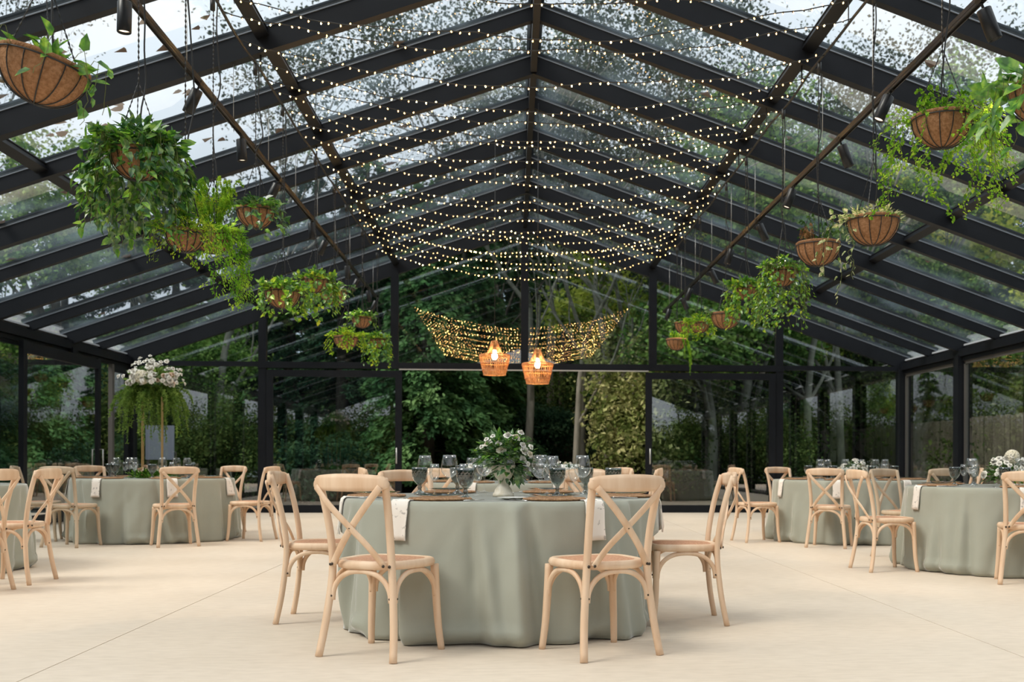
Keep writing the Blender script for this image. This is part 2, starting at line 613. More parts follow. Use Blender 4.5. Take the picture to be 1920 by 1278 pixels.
def door_frame(name, label, x0, x1, y, handle_x, hz=1.05):
    """sliding door in the gable plane: stiles and rails > glass, handle"""
    mb = MB()
    st = 0.12
    zb, zt = 0.02, 2.615
    mb.box((x0 + st / 2, y, (zb + zt) / 2), (st, 0.07, zt - zb))
    mb.box((x1 - st / 2, y, (zb + zt) / 2), (st, 0.07, zt - zb))
    mb.box(((x0 + x1) / 2, y, zt - 0.06), (x1 - x0 - 2 * st, 0.07, 0.12))
    mb.box(((x0 + x1) / 2, y, zb + 0.06), (x1 - x0 - 2 * st, 0.07, 0.12))
    d = struct(name, mb, M_FRAME, label)
    g = MB()
    g.box(((x0 + x1) / 2, y, (zb + zt) / 2), (x1 - x0 - 2 * st + 0.02, 0.014, zt - zb - 0.22))
    g.build('glass', M_DOORGLASS, d)
    h = MB()
    h.tube([(handle_x, y - 0.04, hz - 0.14), (handle_x, y - 0.075, hz - 0.14), (handle_x, y - 0.075, hz + 0.14), (handle_x, y - 0.04, hz + 0.14)], 0.013, 6)
    tag(h.build('handle', M_ALU, d), 'pale bar handle')
    return d


door_frame('door_1', 'sliding glass door pushed open on the left of the gable opening', PX[0] + 0.08, PX[1] + 0.14, YB - 0.06, PX[1] + 0.05)
door_frame('door_2', 'sliding glass door pushed open on the right of the gable opening', PX[3] - 0.14, PX[4] - 0.08, YB - 0.06, PX[3] - 0.06)
mb = MB()
mb.box((XC, YB, 0.012), (PX[4] - PX[0], 0.16, 0.024))
tn += 1
struct('trim_%d' % tn, mb, M_FRAME, 'black floor track of the sliding doors')

# ---------------- side walls
for nm, x, s in (('wall_left', XL, -1), ('wall_right', XR, 1)):
    mb = MB()
    for j in range(2, NRAFT, 2):
        y = YB - STEP * j
        mb.box((x, y, 1.36), (0.20, 0.20, 2.72))
    ys0 = YB - STEP * (NRAFT - 1)
    mb.box((x + s * 0.03, (ys0 + YB) / 2, 0.03), (0.08, YB - ys0, 0.06))
    struct(nm, mb, M_FRAME, 'black posts of the glazed side wall')
    for j in range(0, NRAFT - 1, 2):
        ya, yb = YB - STEP * (j + 2) + 0.1, YB - STEP * j - 0.1
        if s < 0 and j == 0:
            continue
        mb = MB()
        xx = x + s * 0.03
        f = 0.05
        for (cy, cz, sy, sz) in (((ya + yb) / 2, 0.09, yb - ya, 0.06), ((ya + yb) / 2, 2.60, yb - ya, 0.05), (ya + f / 2, 1.35, f, 2.5), (yb - f / 2, 1.35, f, 2.5)):
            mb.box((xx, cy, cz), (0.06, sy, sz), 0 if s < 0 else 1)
        wn += 1
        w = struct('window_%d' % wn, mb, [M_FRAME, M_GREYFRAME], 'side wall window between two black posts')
        g = MB()
        g.box((xx, (ya + yb) / 2, 1.35), (0.014, yb - ya - 0.08, 2.46))
        g.build('glass', M_WALLGLASS, w)

# left corner bay: sliding door in front of the next bay, an open gap, a fixed dark leaf
mb = MB()
x = XL + 0.16
ya, yb = 15.25, 18.05
for (cy, cz, sy, sz) in ((ya + 0.06, 1.32, 0.12, 2.60), (yb - 0.06, 1.32, 0.12, 2.60), ((ya + yb) / 2, 2.53, yb - ya - 0.24, 0.16), ((ya + yb) / 2, 0.09, yb - ya - 0.24, 0.14)):
    mb.box((x, cy, cz), (0.07, sy, sz))
d3 = struct('door_3', mb, M_FRAME, 'large sliding glass door on the left side wall')
g = MB()
g.box((x, (ya + yb) / 2, 1.31), (0.014, yb - ya - 0.22, 2.32))
g.build('glass', M_DOORGLASS, d3)
h = MB()
h.tube([(x + 0.03, yb - 0.06, 0.83), (x + 0.09, yb - 0.06, 0.83), (x + 0.09, yb - 0.06, 1.13), (x + 0.03, yb - 0.06, 1.13)], 0.014, 6)
tag(h.build('handle', M_ALU, d3), 'pale bar handle')
mb = MB()
x = XL + 0.02
for (cy, cz, sy, sz) in ((18.98, 1.32, 0.10, 2.60), (19.72, 1.32, 0.10, 2.60), (19.35, 2.56, 0.66, 0.12), (19.35, 0.08, 0.66, 0.14)):
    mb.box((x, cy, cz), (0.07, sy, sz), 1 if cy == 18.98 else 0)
wn += 1
w = struct('window_%d' % wn, mb, [M_FRAME, M_GREYFRAME], 'narrow fixed leaf in the left back corner')
g = MB()
g.box((x, 19.35, 1.32), (0.014, 0.66, 2.36))
g.build('glass', M_WALLGLASS, w)

# dead leaves lying on the roof glass
LV, LF = [], []
rl = np.random.RandomState(3)
for i in range(170):
    side = -1 if rl.rand() < 0.75 else 1
    t = rl.rand()
    if i < 70:
        x, y = rl.uniform(-4.6, -2.4), rl.uniform(6.6, 10.5)
    else:
        x, y = XC + side * rl.uniform(0.6, 7.0), rl.uniform(6.5, 19.5)
    z = zroof(x) + 0.016
    s_ = rl.uniform(0.05, 0.10)
    a = rl.uniform(0, 6.28)
    nrm = Vector((math.copysign(PITCH, x - XC), 0, 1)).normalized()
    ex = Vector((1, 0, -math.copysign(PITCH, x - XC))).normalized()
    ey = Vector((0, 1, 0))
    c = Vector((x, y, z))
    o = len(LV)
    for k in range(6):
        t_ = a + k * PI / 3
        rr = s_ * (1.0 if k % 2 == 0 else 0.55) * rl.uniform(0.8, 1.2)
        LV.append(c + ex * (rr * math.cos(t_)) + ey * (rr * math.sin(t_)) + nrm * rl.uniform(0, 0.012))
    LF += [(o, o + 1, o + 2, o + 3), (o, o + 3, o + 4, o + 5)]
lo = link('fallen_leaves', arr_mesh('fallen_leaves', LV, LF, principled('brown_dead_leaf', (0.16, 0.075, 0.035), 0.8, noise=(3, (0.28, 0.15, 0.07), 2))))
tag(lo, 'brown autumn leaves scattered on top of the glass roof', 'leaves', kind='stuff')
# ------------------------------------------------------------------ chairs
def lerp(a, b, t):
    return a + (b - a) * t


def spline(pts, n):
    """Catmull-Rom through pts"""
    P = [Vector(p) for p in pts]
    P = [P[0] * 2 - P[1]] + P + [P[-1] * 2 - P[-2]]
    out = []
    segs = len(P) - 3
    for i in range(segs):
        for k in range(n):
            t = k / n
            a, b, c, d = P[i], P[i + 1], P[i + 2], P[i + 3]
            out.append(0.5 * ((2 * b) + (c - a) * t + (2 * a - 5 * b + 4 * c - d) * t * t + (3 * b - 3 * c + d - a) * t ** 3))
    out.append(P[-2])
    return out


def seat_outline(s=1.0, n=40):
    """rounded trapezoid seat seen from above, front = +y"""
    pts = []
    for k in range(n):
        t = 2 * PI * k / n
        c, si = math.cos(t), math.sin(t)
        e = 0.62
        x = math.copysign(abs(c) ** e, c)
        y = math.copysign(abs(si) ** e, si)
        w = 0.205 + 0.022 * y
        pts.append((x * w * s, y * 0.205 * s))
    return pts


def make_chair(label, wood):
    t = thing('cross_back_chair', label, 'chair')
    # seat: wooden rim > woven panel
    mb = MB()
    o0, o1, oi = seat_outline(1.0), seat_outline(1.03), seat_outline(0.83)
    n = len(o0)
    rings = [[(x, y, 0.425) for x, y in seat_outline(0.95)], [(x, y, 0.428) for x, y in o0], [(x, y, 0.445) for x, y in o1], [(x, y, 0.462) for x, y in o0],
             [(x, y, 0.467) for x, y in seat_outline(0.96)], [(x, y, 0.464) for x, y in oi], [(x, y, 0.44) for x, y in oi]]
    vs = [p for r in rings for p in r]
    fs = []
    for i in range(len(rings) - 1):
        for k in range(n):
            fs.append((i * n + k, i * n + (k + 1) % n, (i + 1) * n + (k + 1) % n, (i + 1) * n + k))
    fs.append(tuple(reversed(range(n))))
    mb.add(vs, fs, 0, True)
    seat = mb.build('seat', wood, t)
    mb = MB()
    ol = seat_outline(0.85)
    vs = [(x, y, 0.463) for x, y in ol] + [(x * 0.6, y * 0.6, 0.468) for x, y in ol] + [(0, 0, 0.469)]
    fs = []
    for k in range(n):
        fs.append((k, (k + 1) % n, n + (k + 1) % n, n + k))
        fs.append((n + k, n + (k + 1) % n, 2 * n))
    mb.add(vs, fs, 0, True)
    tag(mb.build('woven_panel', M_RATTAN, seat), 'reddish woven cane panel')
    # rear legs run up into the back posts
    topx, topy, topz = 0.188, -0.275, 0.862
    for s in (-1, 1):
        mb = MB()
        pts = spline([(s * 0.214, -0.236, 0.0), (s * 0.197, -0.206, 0.16), (s * 0.178, -0.187, 0.34), (s * 0.170, -0.186, 0.46), (s * 0.172, -0.204, 0.60), (s * 0.180, -0.236, 0.74), (s * topx, topy, topz)], 4)
        mb.tube(pts, 0.0185, 8, 0, flat=0.85, up=(0, 1, 0), sq=True)
        for z_, y_ in ((0.445, -0.205), (0.815, -0.277)):
            mb.lathe([(0.0, 0.003), (0.007, 0.002), (0.008, -0.002)], 8, (0, 0, 0), 1)
            o = len(mb.v) - 24
            for q in range(o, len(mb.v)):
                v = mb.v[q]
                xx = s * (0.170 if z_ < 0.5 else 0.185)
                mb.v[q] = (xx + v[0], y_ - v[2], z_ + v[1])
        mb.build('leg', [wood, M_SCREW], t)
        mb = MB()
        pts = spline([(s * 0.212, 0.192, 0.0), (s * 0.201, 0.178, 0.13), (s * 0.192, 0.172, 0.28), (s * 0.186, 0.166, 0.43)], 5)
        mb.tube(pts, [0.0165 + 0.004 * i / (len(pts) - 1) for i in range(len(pts))], 8, 0, flat=0.95, up=(0, 1, 0), sq=True)
        mb.build('leg', wood, t)
    # crest rail: bowed plank, arched top
    mb = MB()
    nn = 20
    vs = []
    for i in range(nn + 1):
        u = i / nn * 2 - 1
        x = u * 0.212
        y = -0.272 - 0.040 * (1 - u * u)
        end = max(0.0, (abs(u) - 0.84) / 0.16)
        hb, ht = 0.800 + 0.012 * end + 0.006 * u * u, 0.884 - 0.014 * u * u - 0.026 * end ** 2
        th = 0.013 * (1 - 0.35 * end)
        for yy, zz in ((y - th * 0.7, hb), (y - th, lerp(hb, ht, .25)), (y - th, lerp(hb, ht, .75)), (y - th * .6, ht), (y + th * .6, ht), (y + th, lerp(hb, ht, .75)), (y + th, lerp(hb, ht, .25)), (y + th * .7, hb)):
            vs.append((x, yy, zz))
    fs = []
    for i in range(nn):
        for k in range(8):
            fs.append((i * 8 + k, (i + 1) * 8 + k, (i + 1) * 8 + (k + 1) % 8, i * 8 + (k + 1) % 8))
    fs.append(tuple(range(8)))
    fs.append(tuple(nn * 8 + k for k in reversed(range(8))))
    mb.add(vs, fs, 0, True)
    mb.build('crest_rail', wood, t)
    # crossed slats, bent laths bowed to the back
    for s in (-1, 1):
        mb = MB()
        off = 0.006 * s
        pts = spline([(s * 0.182, -0.300, 0.822), (s * 0.10, -0.300 + off, 0.735), (0, -0.275 + off, 0.630), (-s * 0.085, -0.240 + off, 0.535), (-s * 0.148, -0.212, 0.445)], 5)
        mb.tube(pts, 0.0165, 8, 0, flat=0.42, up=(0, 1, 0.3), sq=True)
        if s > 0:
            mb.lathe([(0.0, 0.004), (0.007, 0.003), (0.008, -0.004)], 8, (0, 0, 0), 1)
            o = len(mb.v) - 24
            for q in range(o, len(mb.v)):
                v = mb.v[q]
                mb.v[q] = (v[0], -0.284 - v[2], 0.630 + v[1])
        else:
            for sx in (-1, 1):
                mb.lathe([(0.0, 0.003), (0.0065, 0.002), (0.0075, -0.003)], 8, (0, 0, 0), 1)
                o = len(mb.v) - 24
                for q in range(o, len(mb.v)):
                    v = mb.v[q]
                    mb.v[q] = (sx * 0.148 + v[0], -0.224 - v[2], 0.448 + v[1])
        mb.build('cross_slat', [wood, M_SCREW], t)

    # bentwood arches under the seat
    def arch(a, b, up_z=0.416, lo=0.272, inset=0.018):
        a, b = Vector(a), Vector(b)
        d = (b - a)
        pts = []
        prof = []
        for k_ in range(15):
            th_ = PI * k_ / 14
            cx_ = -math.cos(th_)
            u_ = 0.5 + 0.5 * math.copysign(abs(cx_) ** 0.85, cx_)
            prof.append((u_, lo + (up_z - lo) * math.sin(th_) ** 0.9))
        for u, z in prof:
            q = a + d * u
            pts.append((q.x, q.y, z))
        mb = MB()
        mb.tube(spline(pts, 2), 0.0125, 8, 0, flat=0.85, sq=True, up=(d.y, -d.x, 0))
        for q in (a, b):
            mb.lathe([(0.0, 0.003), (0.005, 0.002), (0.006, -0.004)], 6, (0, 0, 0), 1)
            o = len(mb.v) - 18
            nv = Vector((-d.y, d.x, 0)).normalized()
            if nv.dot(Vector((q.x, q.y, 0))) < 0:
                nv = -nv
            for w in range(o, len(mb.v)):
                v = mb.v[w]
                pos = Vector((q.x, q.y, lo + 0.02)) + nv * (0.012 + v[2]) + d.normalized() * v[0] + Vector((0, 0, v[1]))
                mb.v[w] = tuple(pos)
        mb.build('arch_brace', [wood, M_SCREW], t)

    arch((-0.168, -0.188, 0), (0.168, -0.188, 0))
    arch((-0.180, 0.182, 0), (0.180, 0.182, 0))
    arch((-0.182, -0.172, 0), (-0.192, 0.165, 0))
    arch((0.182, -0.172, 0), (0.192, 0.165, 0))
    return t


class Table:
    def __init__(self, px, d, R, phrase, seed, dents=()):
        self.dents = [(math.radians(a_), l_) for a_, l_ in dents]
        self.x, self.y = at_depth(px, d)
        self.R = R
        self.phrase = phrase
        self.seed = seed
        q = random.Random(seed)
        self.ph = [q.uniform(0, 6.28) for _ in range(10)]
        self.nf = q.choice((17, 18, 19))
        self.ridges = []
        a0 = q.uniform(0, 1)
        for k in range(17):               # sharper hanging pleats
            self.ridges.append((2 * PI * (k + a0 + q.uniform(-.33, .33)) / 17, math.radians(q.uniform(1.9, 3.9)), q.uniform(0.032, 0.066), q.choice((-0.1, 0.05, 0.2, 0.35)), math.radians(q.uniform(-9, 9)), q.choice((-1, 1))))

    def r_at(self, a, t):
        """cloth radius at angle a (0 = towards the camera) and drop fraction t"""
        ph, n = self.ph, self.nf

        def sh(v):                       # rounded ridges with tight valleys
            return 1.25 * abs(math.sin(v / 2)) ** 0.85 * 1.5 - 1.0
        w = 0.62 * sh(n * a + ph[0] + 1.1 * math.sin(2 * a + ph[1])) + 0.42 * math.sin((n - 5) * a + ph[2] + 0.9 * math.sin(3 * a + ph[3])) + 0.16 * math.sin((2 * n + 3) * a + ph[4] + 2.5 * t)
        w *= 0.62 + 0.38 * math.sin(2 * a + ph[9]) * math.sin(5 * a + ph[6])
        amp = 0.078 * t ** 0.75
        base = 0.008 + 0.034 * t
        r = self.R + base + amp * w * 0.62
        for ra, rw, rr_, t0, dr, sg in self.ridges:
            if t > t0:
                q_ = (a - ra - dr * t + PI) % (2 * PI) - PI
                if abs(q_) < 5 * rw:
                    f_ = min(1.0, (t - t0) / 0.45)
                    ww = rw * (0.8 + 0.5 * t)
                    r += rr_ * f_ * (math.exp(-(q_ / ww) ** 2) - 0.75 * math.exp(-((q_ - sg * 1.7 * ww) / (0.9 * ww)) ** 2))
        for da, lim in self.dents:
            q_ = (a - da + PI) % (2 * PI) - PI
            if abs(q_) < 0.62 and t > 0.26:
                k_ = (1 if abs(q_) < 0.30 else 0.5 + 0.5 * math.cos((abs(q_) - 0.30) / 0.32 * PI)) * min(1.0, (t - 0.26) / 0.10)
                r = lerp(r, min(r, lim / max(0.8, math.cos(q_)) + 0.45 * (r - self.R)), k_)
        return r

    def pos(self, a, r):
        return self.x + r * math.sin(a), self.y - r * math.cos(a)


TOP = 0.735
T_MAIN = Table(941, 6.38, 0.925, 'the front center table', 11, ((-94, 0.80), (85, 0.82)))
T_REAR = Table(958, 11.0, 0.925, 'the second center table', 12)
T_LEFT = Table(289, 12.95, 0.925, 'the left flower stand table', 13)
T_EDGE = Table(-177, 9.15, 0.925, 'the table cut by the left frame edge', 14)
T_BACKR = Table(1594, 13.1, 0.925, 'the back right table', 15)
T_RIGHT = Table(1900, 9.6, 0.925, 'the front right table', 16)
TABLES = [T_MAIN, T_REAR, T_LEFT, T_EDGE, T_BACKR, T_RIGHT]

CLOTH_LABEL = ['sage green floor-length tablecloth on the round front center table', 'sage green tablecloth of the table just behind the front center one',
               'sage green tablecloth on the left table with the tall flower stand', 'sage green tablecloth cut off by the left frame edge behind two chairs',
               'sage green tablecloth on the back right table by the corner post', 'sage green tablecloth on the front right table, cut by the frame edge']
for T, lab in zip(TABLES, CLOTH_LABEL):
    NA = 432
    q = random.Random(T.seed * 3)
    rows = []
    # top from the centre out, rounded edge, hanging side, a little pool on the floor
    for rr in (0.02, 0.25, 0.5, 0.75, 0.9, 0.97):
        rows.append([(T.R * rr, TOP)] * NA)
    rows.append([(T.R - 0.006, TOP - 0.0005)] * NA)
    rows.append([(T.R + 0.001, TOP - 0.006)] * NA)
    for k in range(1, 27):
        t = k / 26
        row = []
        for i in range(NA):
            a = 2 * PI * i / NA
            r = T.r_at(a, t)
            z = (TOP - 0.006) * (1 - t) + 0.006
            # small cross wrinkles
            r += 0.0016 * math.sin(31 * a + 9 * t + T.ph[5]) * math.sin(14 * t + 3 * math.sin(5 * a + T.ph[6]))
            if t > 0.86:
                u = (t - 0.86) / 0.14
                pool = max(0.0, 0.4 + 0.7 * math.sin(9 * a + T.ph[7] + 1.6 * math.sin(4 * a + T.ph[8])))
                r += (0.030 * math.sin(PI * u) - 0.045 * u * u) * pool
            row.append((r, z))
        rows.append(row)
    # folded-under hem
    row = []
    for i in range(NA):
        r, z = rows[-1][i]
        row.append((r - 0.05, 0.004))
    rows.append(row)
    V, Fq = [], []
    for row in rows:
        for i, (r, z) in enumerate(row):
            a = 2 * PI * i / NA
            V.append((r * math.sin(a), -r * math.cos(a), z))
    for k in range(len(rows) - 1):
        for i in range(NA):
            Fq.append((k * NA + i, k * NA + (i + 1) % NA, (k + 1) * NA + (i + 1) % NA, (k + 1) * NA + i)[::-1])
    o = link('tablecloth', arr_mesh('tablecloth', V, Fq, M_CLOTH, smooth=True), None, (T.x, T.y, 0))
    tag(o, lab, 'tablecloth', 'sage green round tablecloths')

CHAIRS = [
    # table, angle, radius, twist, grey, label
    (T_MAIN, -28, 1.21, 0, 0, 'oak chair at the front center table, left of the two showing their backs'),
    (T_MAIN, 24, 1.20, 2, 0, 'oak chair at the front center table, right of the two showing their backs'),
    (T_MAIN, -94, 1.06, 2, 0, 'oak cross-back chair standing on the left side of the front center table'),
    (T_MAIN, 85, 1.07, 4, 0, 'oak cross-back chair standing on the right side of the front center table'),
    (T_MAIN, -152, 1.22, 0, 0, 'oak chair on the far side of the front center table, behind its left goblets'),
    (T_MAIN, 156, 1.22, 0, 0, 'oak chair on the far side of the front center table, behind its right goblet'),
    (T_REAR, -26, 1.22, 0, 0, 'oak chair between the two center tables, seen through the left wine glasses'),
    (T_REAR, 27, 1.22, 0, 0, 'oak chair between the two center tables, back to camera, right of the vase'),
    (T_REAR, -77, 1.22, 0, 0, 'oak chair left of the table behind the front center one, only its end showing'),
    (T_REAR, 78, 1.24, 0, 0, 'oak chair right of the table behind the front center one, beside the door handle'),
    (T_REAR, 126, 1.24, 0, 0, 'oak chair at the far right side of the table behind the front center one'),
    (T_LEFT, -24, 1.24, 10, 1, 'greyed oak chair, back to camera, at the left end of the flower stand table'),
    (T_LEFT, 28, 1.24, 0, 0, 'oak chair with its back to camera, in front of the flower stand table'),
    (T_LEFT, 78, 1.24, 0, 0, 'oak chair seen side-on at the right of the flower stand table'),
    (T_LEFT, 157, 1.24, 0, 0, 'oak chair on the far right side of the flower stand table, facing the camera'),
    (T_LEFT, -76, 1.24, 0, 1, 'greyed oak chair on the left side of the flower stand table, behind two nearer chairs'),
    (T_LEFT, -131, 1.24, 0, 0, 'oak chair far left of the flower stand table, only its crest end showing'),
    (T_BACKR, -28, 1.24, 0, 0, 'oak chair with its back to camera, in front of the back right table'),
    (T_BACKR, 23, 1.24, 0, 1, 'greyed oak chair between the two right tables, its back to the camera'),
    (T_BACKR, -78, 1.24, 0, 0, 'oak chair seen side-on at the left of the back right table'),
    (T_BACKR, -159, 1.24, 0, 0, 'oak chair on the far left side of the back right table, facing the camera'),
    (T_BACKR, 80, 1.24, 0, 0, 'oak chair on the right side of the back right table, mostly hidden by a goblet'),
    (T_RIGHT, -84, 1.22, 0, 0, 'oak chair standing side-on at the left of the front right table'),
    (T_RIGHT, -21, 1.22, 0, 0, 'oak chair with its back to camera at the right frame edge'),
    (T_RIGHT, -152, 1.24, 0, 1, 'greyed oak chair at the far left of the front right table, facing the camera'),
]
chair_oak = chair_grey = None
for T, a, r, tw, grey, lab in CHAIRS:
    ar = math.radians(a)
    x, y = T.pos(ar, r)
    rz = ar + math.radians(tw)
    src = chair_grey if grey else chair_oak
    if src is None:
        c = make_chair(lab, M_WOOD_GREY if grey else M_WOOD)
        c.location = (x, y, 0)
        c.rotation_euler = (0, 0, rz)
        c['group'] = 'cross-back chairs around the round tables'
        if grey:
            chair_grey = c
        else:
            chair_oak = c
    else:
        dup(src, lab, (x, y, 0), rz)
for (x, d, rz, lab) in ((-3.86, 8.28, math.radians(87), 'oak chair near the left frame edge, right one of the nearest pair there'),
                        (-3.90, 7.62, math.radians(80), 'oak chair cut by the left frame edge, nearest the camera on that side')):
    dup(chair_oak, lab, (x, d - K * x, 0), rz)

# ------------------------------------------------------------------ tableware
def lathe_mesh(name, prof, mat, n=28, fn=None, mats=None):
    mb = MB()
    mb.lathe(prof, n, fn=fn)
    o = mb.build(name, mat)
    return o


WINE = [(0.0, 0.0), (0.036, 0.001), (0.037, 0.003), (0.012, 0.008), (0.0045, 0.02), (0.004, 0.06), (0.0045, 0.098), (0.012, 0.108), (0.032, 0.122), (0.047, 0.142), (0.052, 0.162), (0.050, 0.19), (0.044, 0.222), (0.0385, 0.246),
        (0.0375, 0.246), (0.043, 0.222), (0.049, 0.19), (0.051, 0.162), (0.046, 0.143), (0.031, 0.124), (0.010, 0.111), (0.0, 0.110)]
SMALL = [(0.0, 0.0), (0.030, 0.001), (0.031, 0.003), (0.010, 0.007), (0.004, 0.018), (0.004, 0.075), (0.010, 0.085), (0.024, 0.105), (0.031, 0.13), (0.030, 0.165), (0.026, 0.192), (0.025, 0.192), (0.029, 0.165), (0.030, 0.13), (0.023, 0.107), (0.008, 0.088), (0.0, 0.087)]
GOB = [(0.0, 0.0), (0.037, 0.001), (0.038, 0.004), (0.028, 0.011), (0.014, 0.022), (0.010, 0.032), (0.014, 0.040), (0.014, 0.046), (0.010, 0.052), (0.013, 0.060), (0.025, 0.072), (0.035, 0.084), (0.041, 0.096), (0.045, 0.108), (0.047, 0.120), (0.0485, 0.132), (0.049, 0.144), (0.0495, 0.158), (0.0497, 0.170),
       (0.047, 0.170), (0.0455, 0.15), (0.043, 0.12), (0.036, 0.095), (0.022, 0.078), (0.0, 0.072)]


def gob_fn(t, z, r):
    if z < 0.06 or z > 0.155 or r < 0.03:
        return 1.0
    u = 7 * t + z * 130
    v = 7 * t - z * 130
    return 1.0 + 0.055 * (min(abs(math.sin(u)), abs(math.sin(v))) - 0.35)


protos = {}


def glassware(kind, x, y, label, group, z=None):
    z = TOP + 0.0005 if z is None else z
    if kind not in protos:
        prof, mat, nm, n, fn = {'wine': (WINE, M_GLASS, 'wine_glass', 28, None), 'small': (SMALL, M_GLASS, 'small_wine_glass', 24, None), 'goblet': (GOB, M_GOBLET, 'goblet', 56, gob_fn)}[kind]
        if kind == 'goblet':
            # finer rings where the diamond relief sits
            pp = []
            for (a, b) in zip(prof[:-1], prof[1:]):
                pp.append(a)
                if 0.058 < a[1] and b[1] < 0.165 and b[1] > a[1]:
                    pp += [(lerp(a[0], b[0], .33), lerp(a[1], b[1], .33)), (lerp(a[0], b[0], .67), lerp(a[1], b[1], .67))]
            prof = pp + [prof[-1]]
        t = thing(nm, label, 'glass', (x, y, z), 0, group)
        k = next(i for i, p_ in enumerate(prof) if p_[1] > (0.105 if kind == 'wine' else 0.08 if kind == 'small' else 0.058))
        mb = MB(); mb.lathe(prof[:k + 1], n, fn=fn); mb.build('stem', mat, t)
        mb = MB(); mb.lathe(prof[k:], n, fn=fn); mb.build('bowl', mat, t)
        protos[kind] = t
        return t
    return dup(protos[kind], label, (x, y, z), rnd.uniform(0, 6.28), group)


def charger_mesh():
    mb = MB()
    # woven rings as a rippled disc
    prof = [(0.0, 0.010)]
    r = 0.008
    while r < 0.160:
        prof += [(r, 0.0125), (r + 0.005, 0.008)]
        r += 0.010
    prof += [(0.163, 0.0145), (0.170, 0.010), (0.168, 0.004), (0.15, 0.0)]
    mb.lathe(prof, 40, fn=lambda t, z, rr: 1.0 + (0.012 * math.sin(20 * t) if rr > 0.15 else 0))
    return mb


PLATE = [(0.0, 0.0), (0.075, 0.0), (0.08, 0.003), (0.13, 0.012), (0.136, 0.014), (0.136, 0.016), (0.13, 0.0155), (0.082, 0.006), (0.0, 0.005)]
SIDEPLATE = [(r * 0.62, z * 0.9) for r, z in PLATE]


def cutlery_mesh(kind):
    mb = MB()
    if kind == 'fork':
        mb.tube([(0, -0.10, 0.003), (0, -0.03, 0.006), (0, 0.03, 0.007), (0, 0.05, 0.005)], [0.006, 0.0045, 0.0035, 0.006], 6, flat=0.4)
        mb.box((0, 0.058, 0.005), (0.022, 0.018, 0.002))
        for k in range(4):
            mb.box((-0.0095 + 0.0063 * k, 0.088, 0.006), (0.0028, 0.045, 0.002))
    else:
        mb.tube([(0, -0.11, 0.004), (0, -0.05, 0.005), (0, 0.0, 0.005)], [0.006, 0.007, 0.006], 6, flat=0.5)
        mb.tube([(0, 0.0, 0.005), (0.002, 0.05, 0.005), (0.002, 0.10, 0.004), (-0.004, 0.12, 0.003)], [0.007, 0.009, 0.009, 0.003], 6, flat=0.15)
    return mb


def place_one(key, build, mat, name, x, y, z, rz, label, cat, group):
    if key not in protos:
        o = build().build(name, mat, None, (x, y, z))
        o.rotation_euler = (0, 0, rz)
        protos[key] = o
    else:
        o = protos[key].copy()
        COL.objects.link(o)
        o.location = (x, y, z)
        o.rotation_euler = (0, 0, rz)
    return tag(o, label, cat, group)


def napkin(T, a, label, w=0.115, drop=0.20, inner=0.20):
    """folded napkin lying on the charger's side and hanging over the table edge at angle a"""
    ca, sa = math.cos(a), math.sin(a)
    rad = Vector((sa, -ca, 0))
    lat = Vector((ca, sa, 0))
    c = Vector((T.x, T.y, 0))
    prof = [(T.R - inner, TOP + 0.003), (T.R - inner * 0.5, TOP + 0.003), (T.R - 0.03, TOP + 0.004), (T.R - 0.004, TOP + 0.005), (T.R + 0.010, TOP - 0.004)]
    ns = 7
    nl = 7
    rows = []
    for r, z in prof:
        rows.append([(r, z, u) for u in np.linspace(-0.5, 0.5, nl)])
    for k in range(1, ns + 1):
        dz = 0.004 + drop * k / ns
        row = []
        for u in np.linspace(-0.5, 0.5, nl):
            aa = a + u * w / T.R
            rr = max(T.r_at(aa, (dz) / TOP), T.R + 0.012) + 0.006 + 0.012 * (k / ns) + 0.003 * math.sin(u * 9 + a * 7) * k / ns
            row.append((rr * math.cos(u * w / T.R), TOP - dz, u))
        rows.append(row)
    V = []
    for th in (0.0, 0.004):
        for i, row in enumerate(rows):
            for (r, z, u) in row:
                ww = w * (1.0 + 0.04 * math.sin(i * 0.9 + a * 5))
                p_ = c + rad * (r + (th if i > 3 else 0)) + lat * (u * ww)
                V.append((p_.x, p_.y, z + (th if i <= 3 else 0)))
    nr = len(rows)
    Fq = []
    L = nr * nl
    for i in range(nr - 1):
        for k in range(nl - 1):
            A = (i * nl + k, i * nl + k + 1, (i + 1) * nl + k + 1, (i + 1) * nl + k)
            Fq.append(A)
            Fq.append(tuple(q + L for q in A[::-1]))
    for i in range(nr - 1):
        for k in (0, nl - 1):
            A = (i * nl + k, (i + 1) * nl + k, (i + 1) * nl + k + L, i * nl + k + L)
            Fq.append(A)
    for i in (0, nr - 1):
        for k in range(nl - 1):
            Fq.append((i * nl + k, i * nl + k + 1, i * nl + k + 1 + L, i * nl + k + L))
    me = arr_mesh('napkin', [(v[0] - T.x, v[1] - T.y, v[2]) for v in V], Fq, M_NAPKIN, smooth=True)
    return tag(link('napkin', me, None, (T.x, T.y, 0)), label, 'napkin', 'printed napkins hanging over the table edges')


G_ = {'wine': 'tall clear wine glasses', 'small': 'small clear wine glasses', 'goblet': 'smoked green goblets', 'charger': 'woven charger plates', 'plate': 'clear glass dinner plates', 'fork': 'steel forks', 'knife': 'steel knives'}
D_ = {'wine': 'tall clear wine glass', 'small': 'small clear wine glass', 'goblet': 'smoked green goblet', 'charger': 'round woven charger', 'plate': 'clear glass plate', 'fork': 'steel fork', 'knife': 'steel knife'}


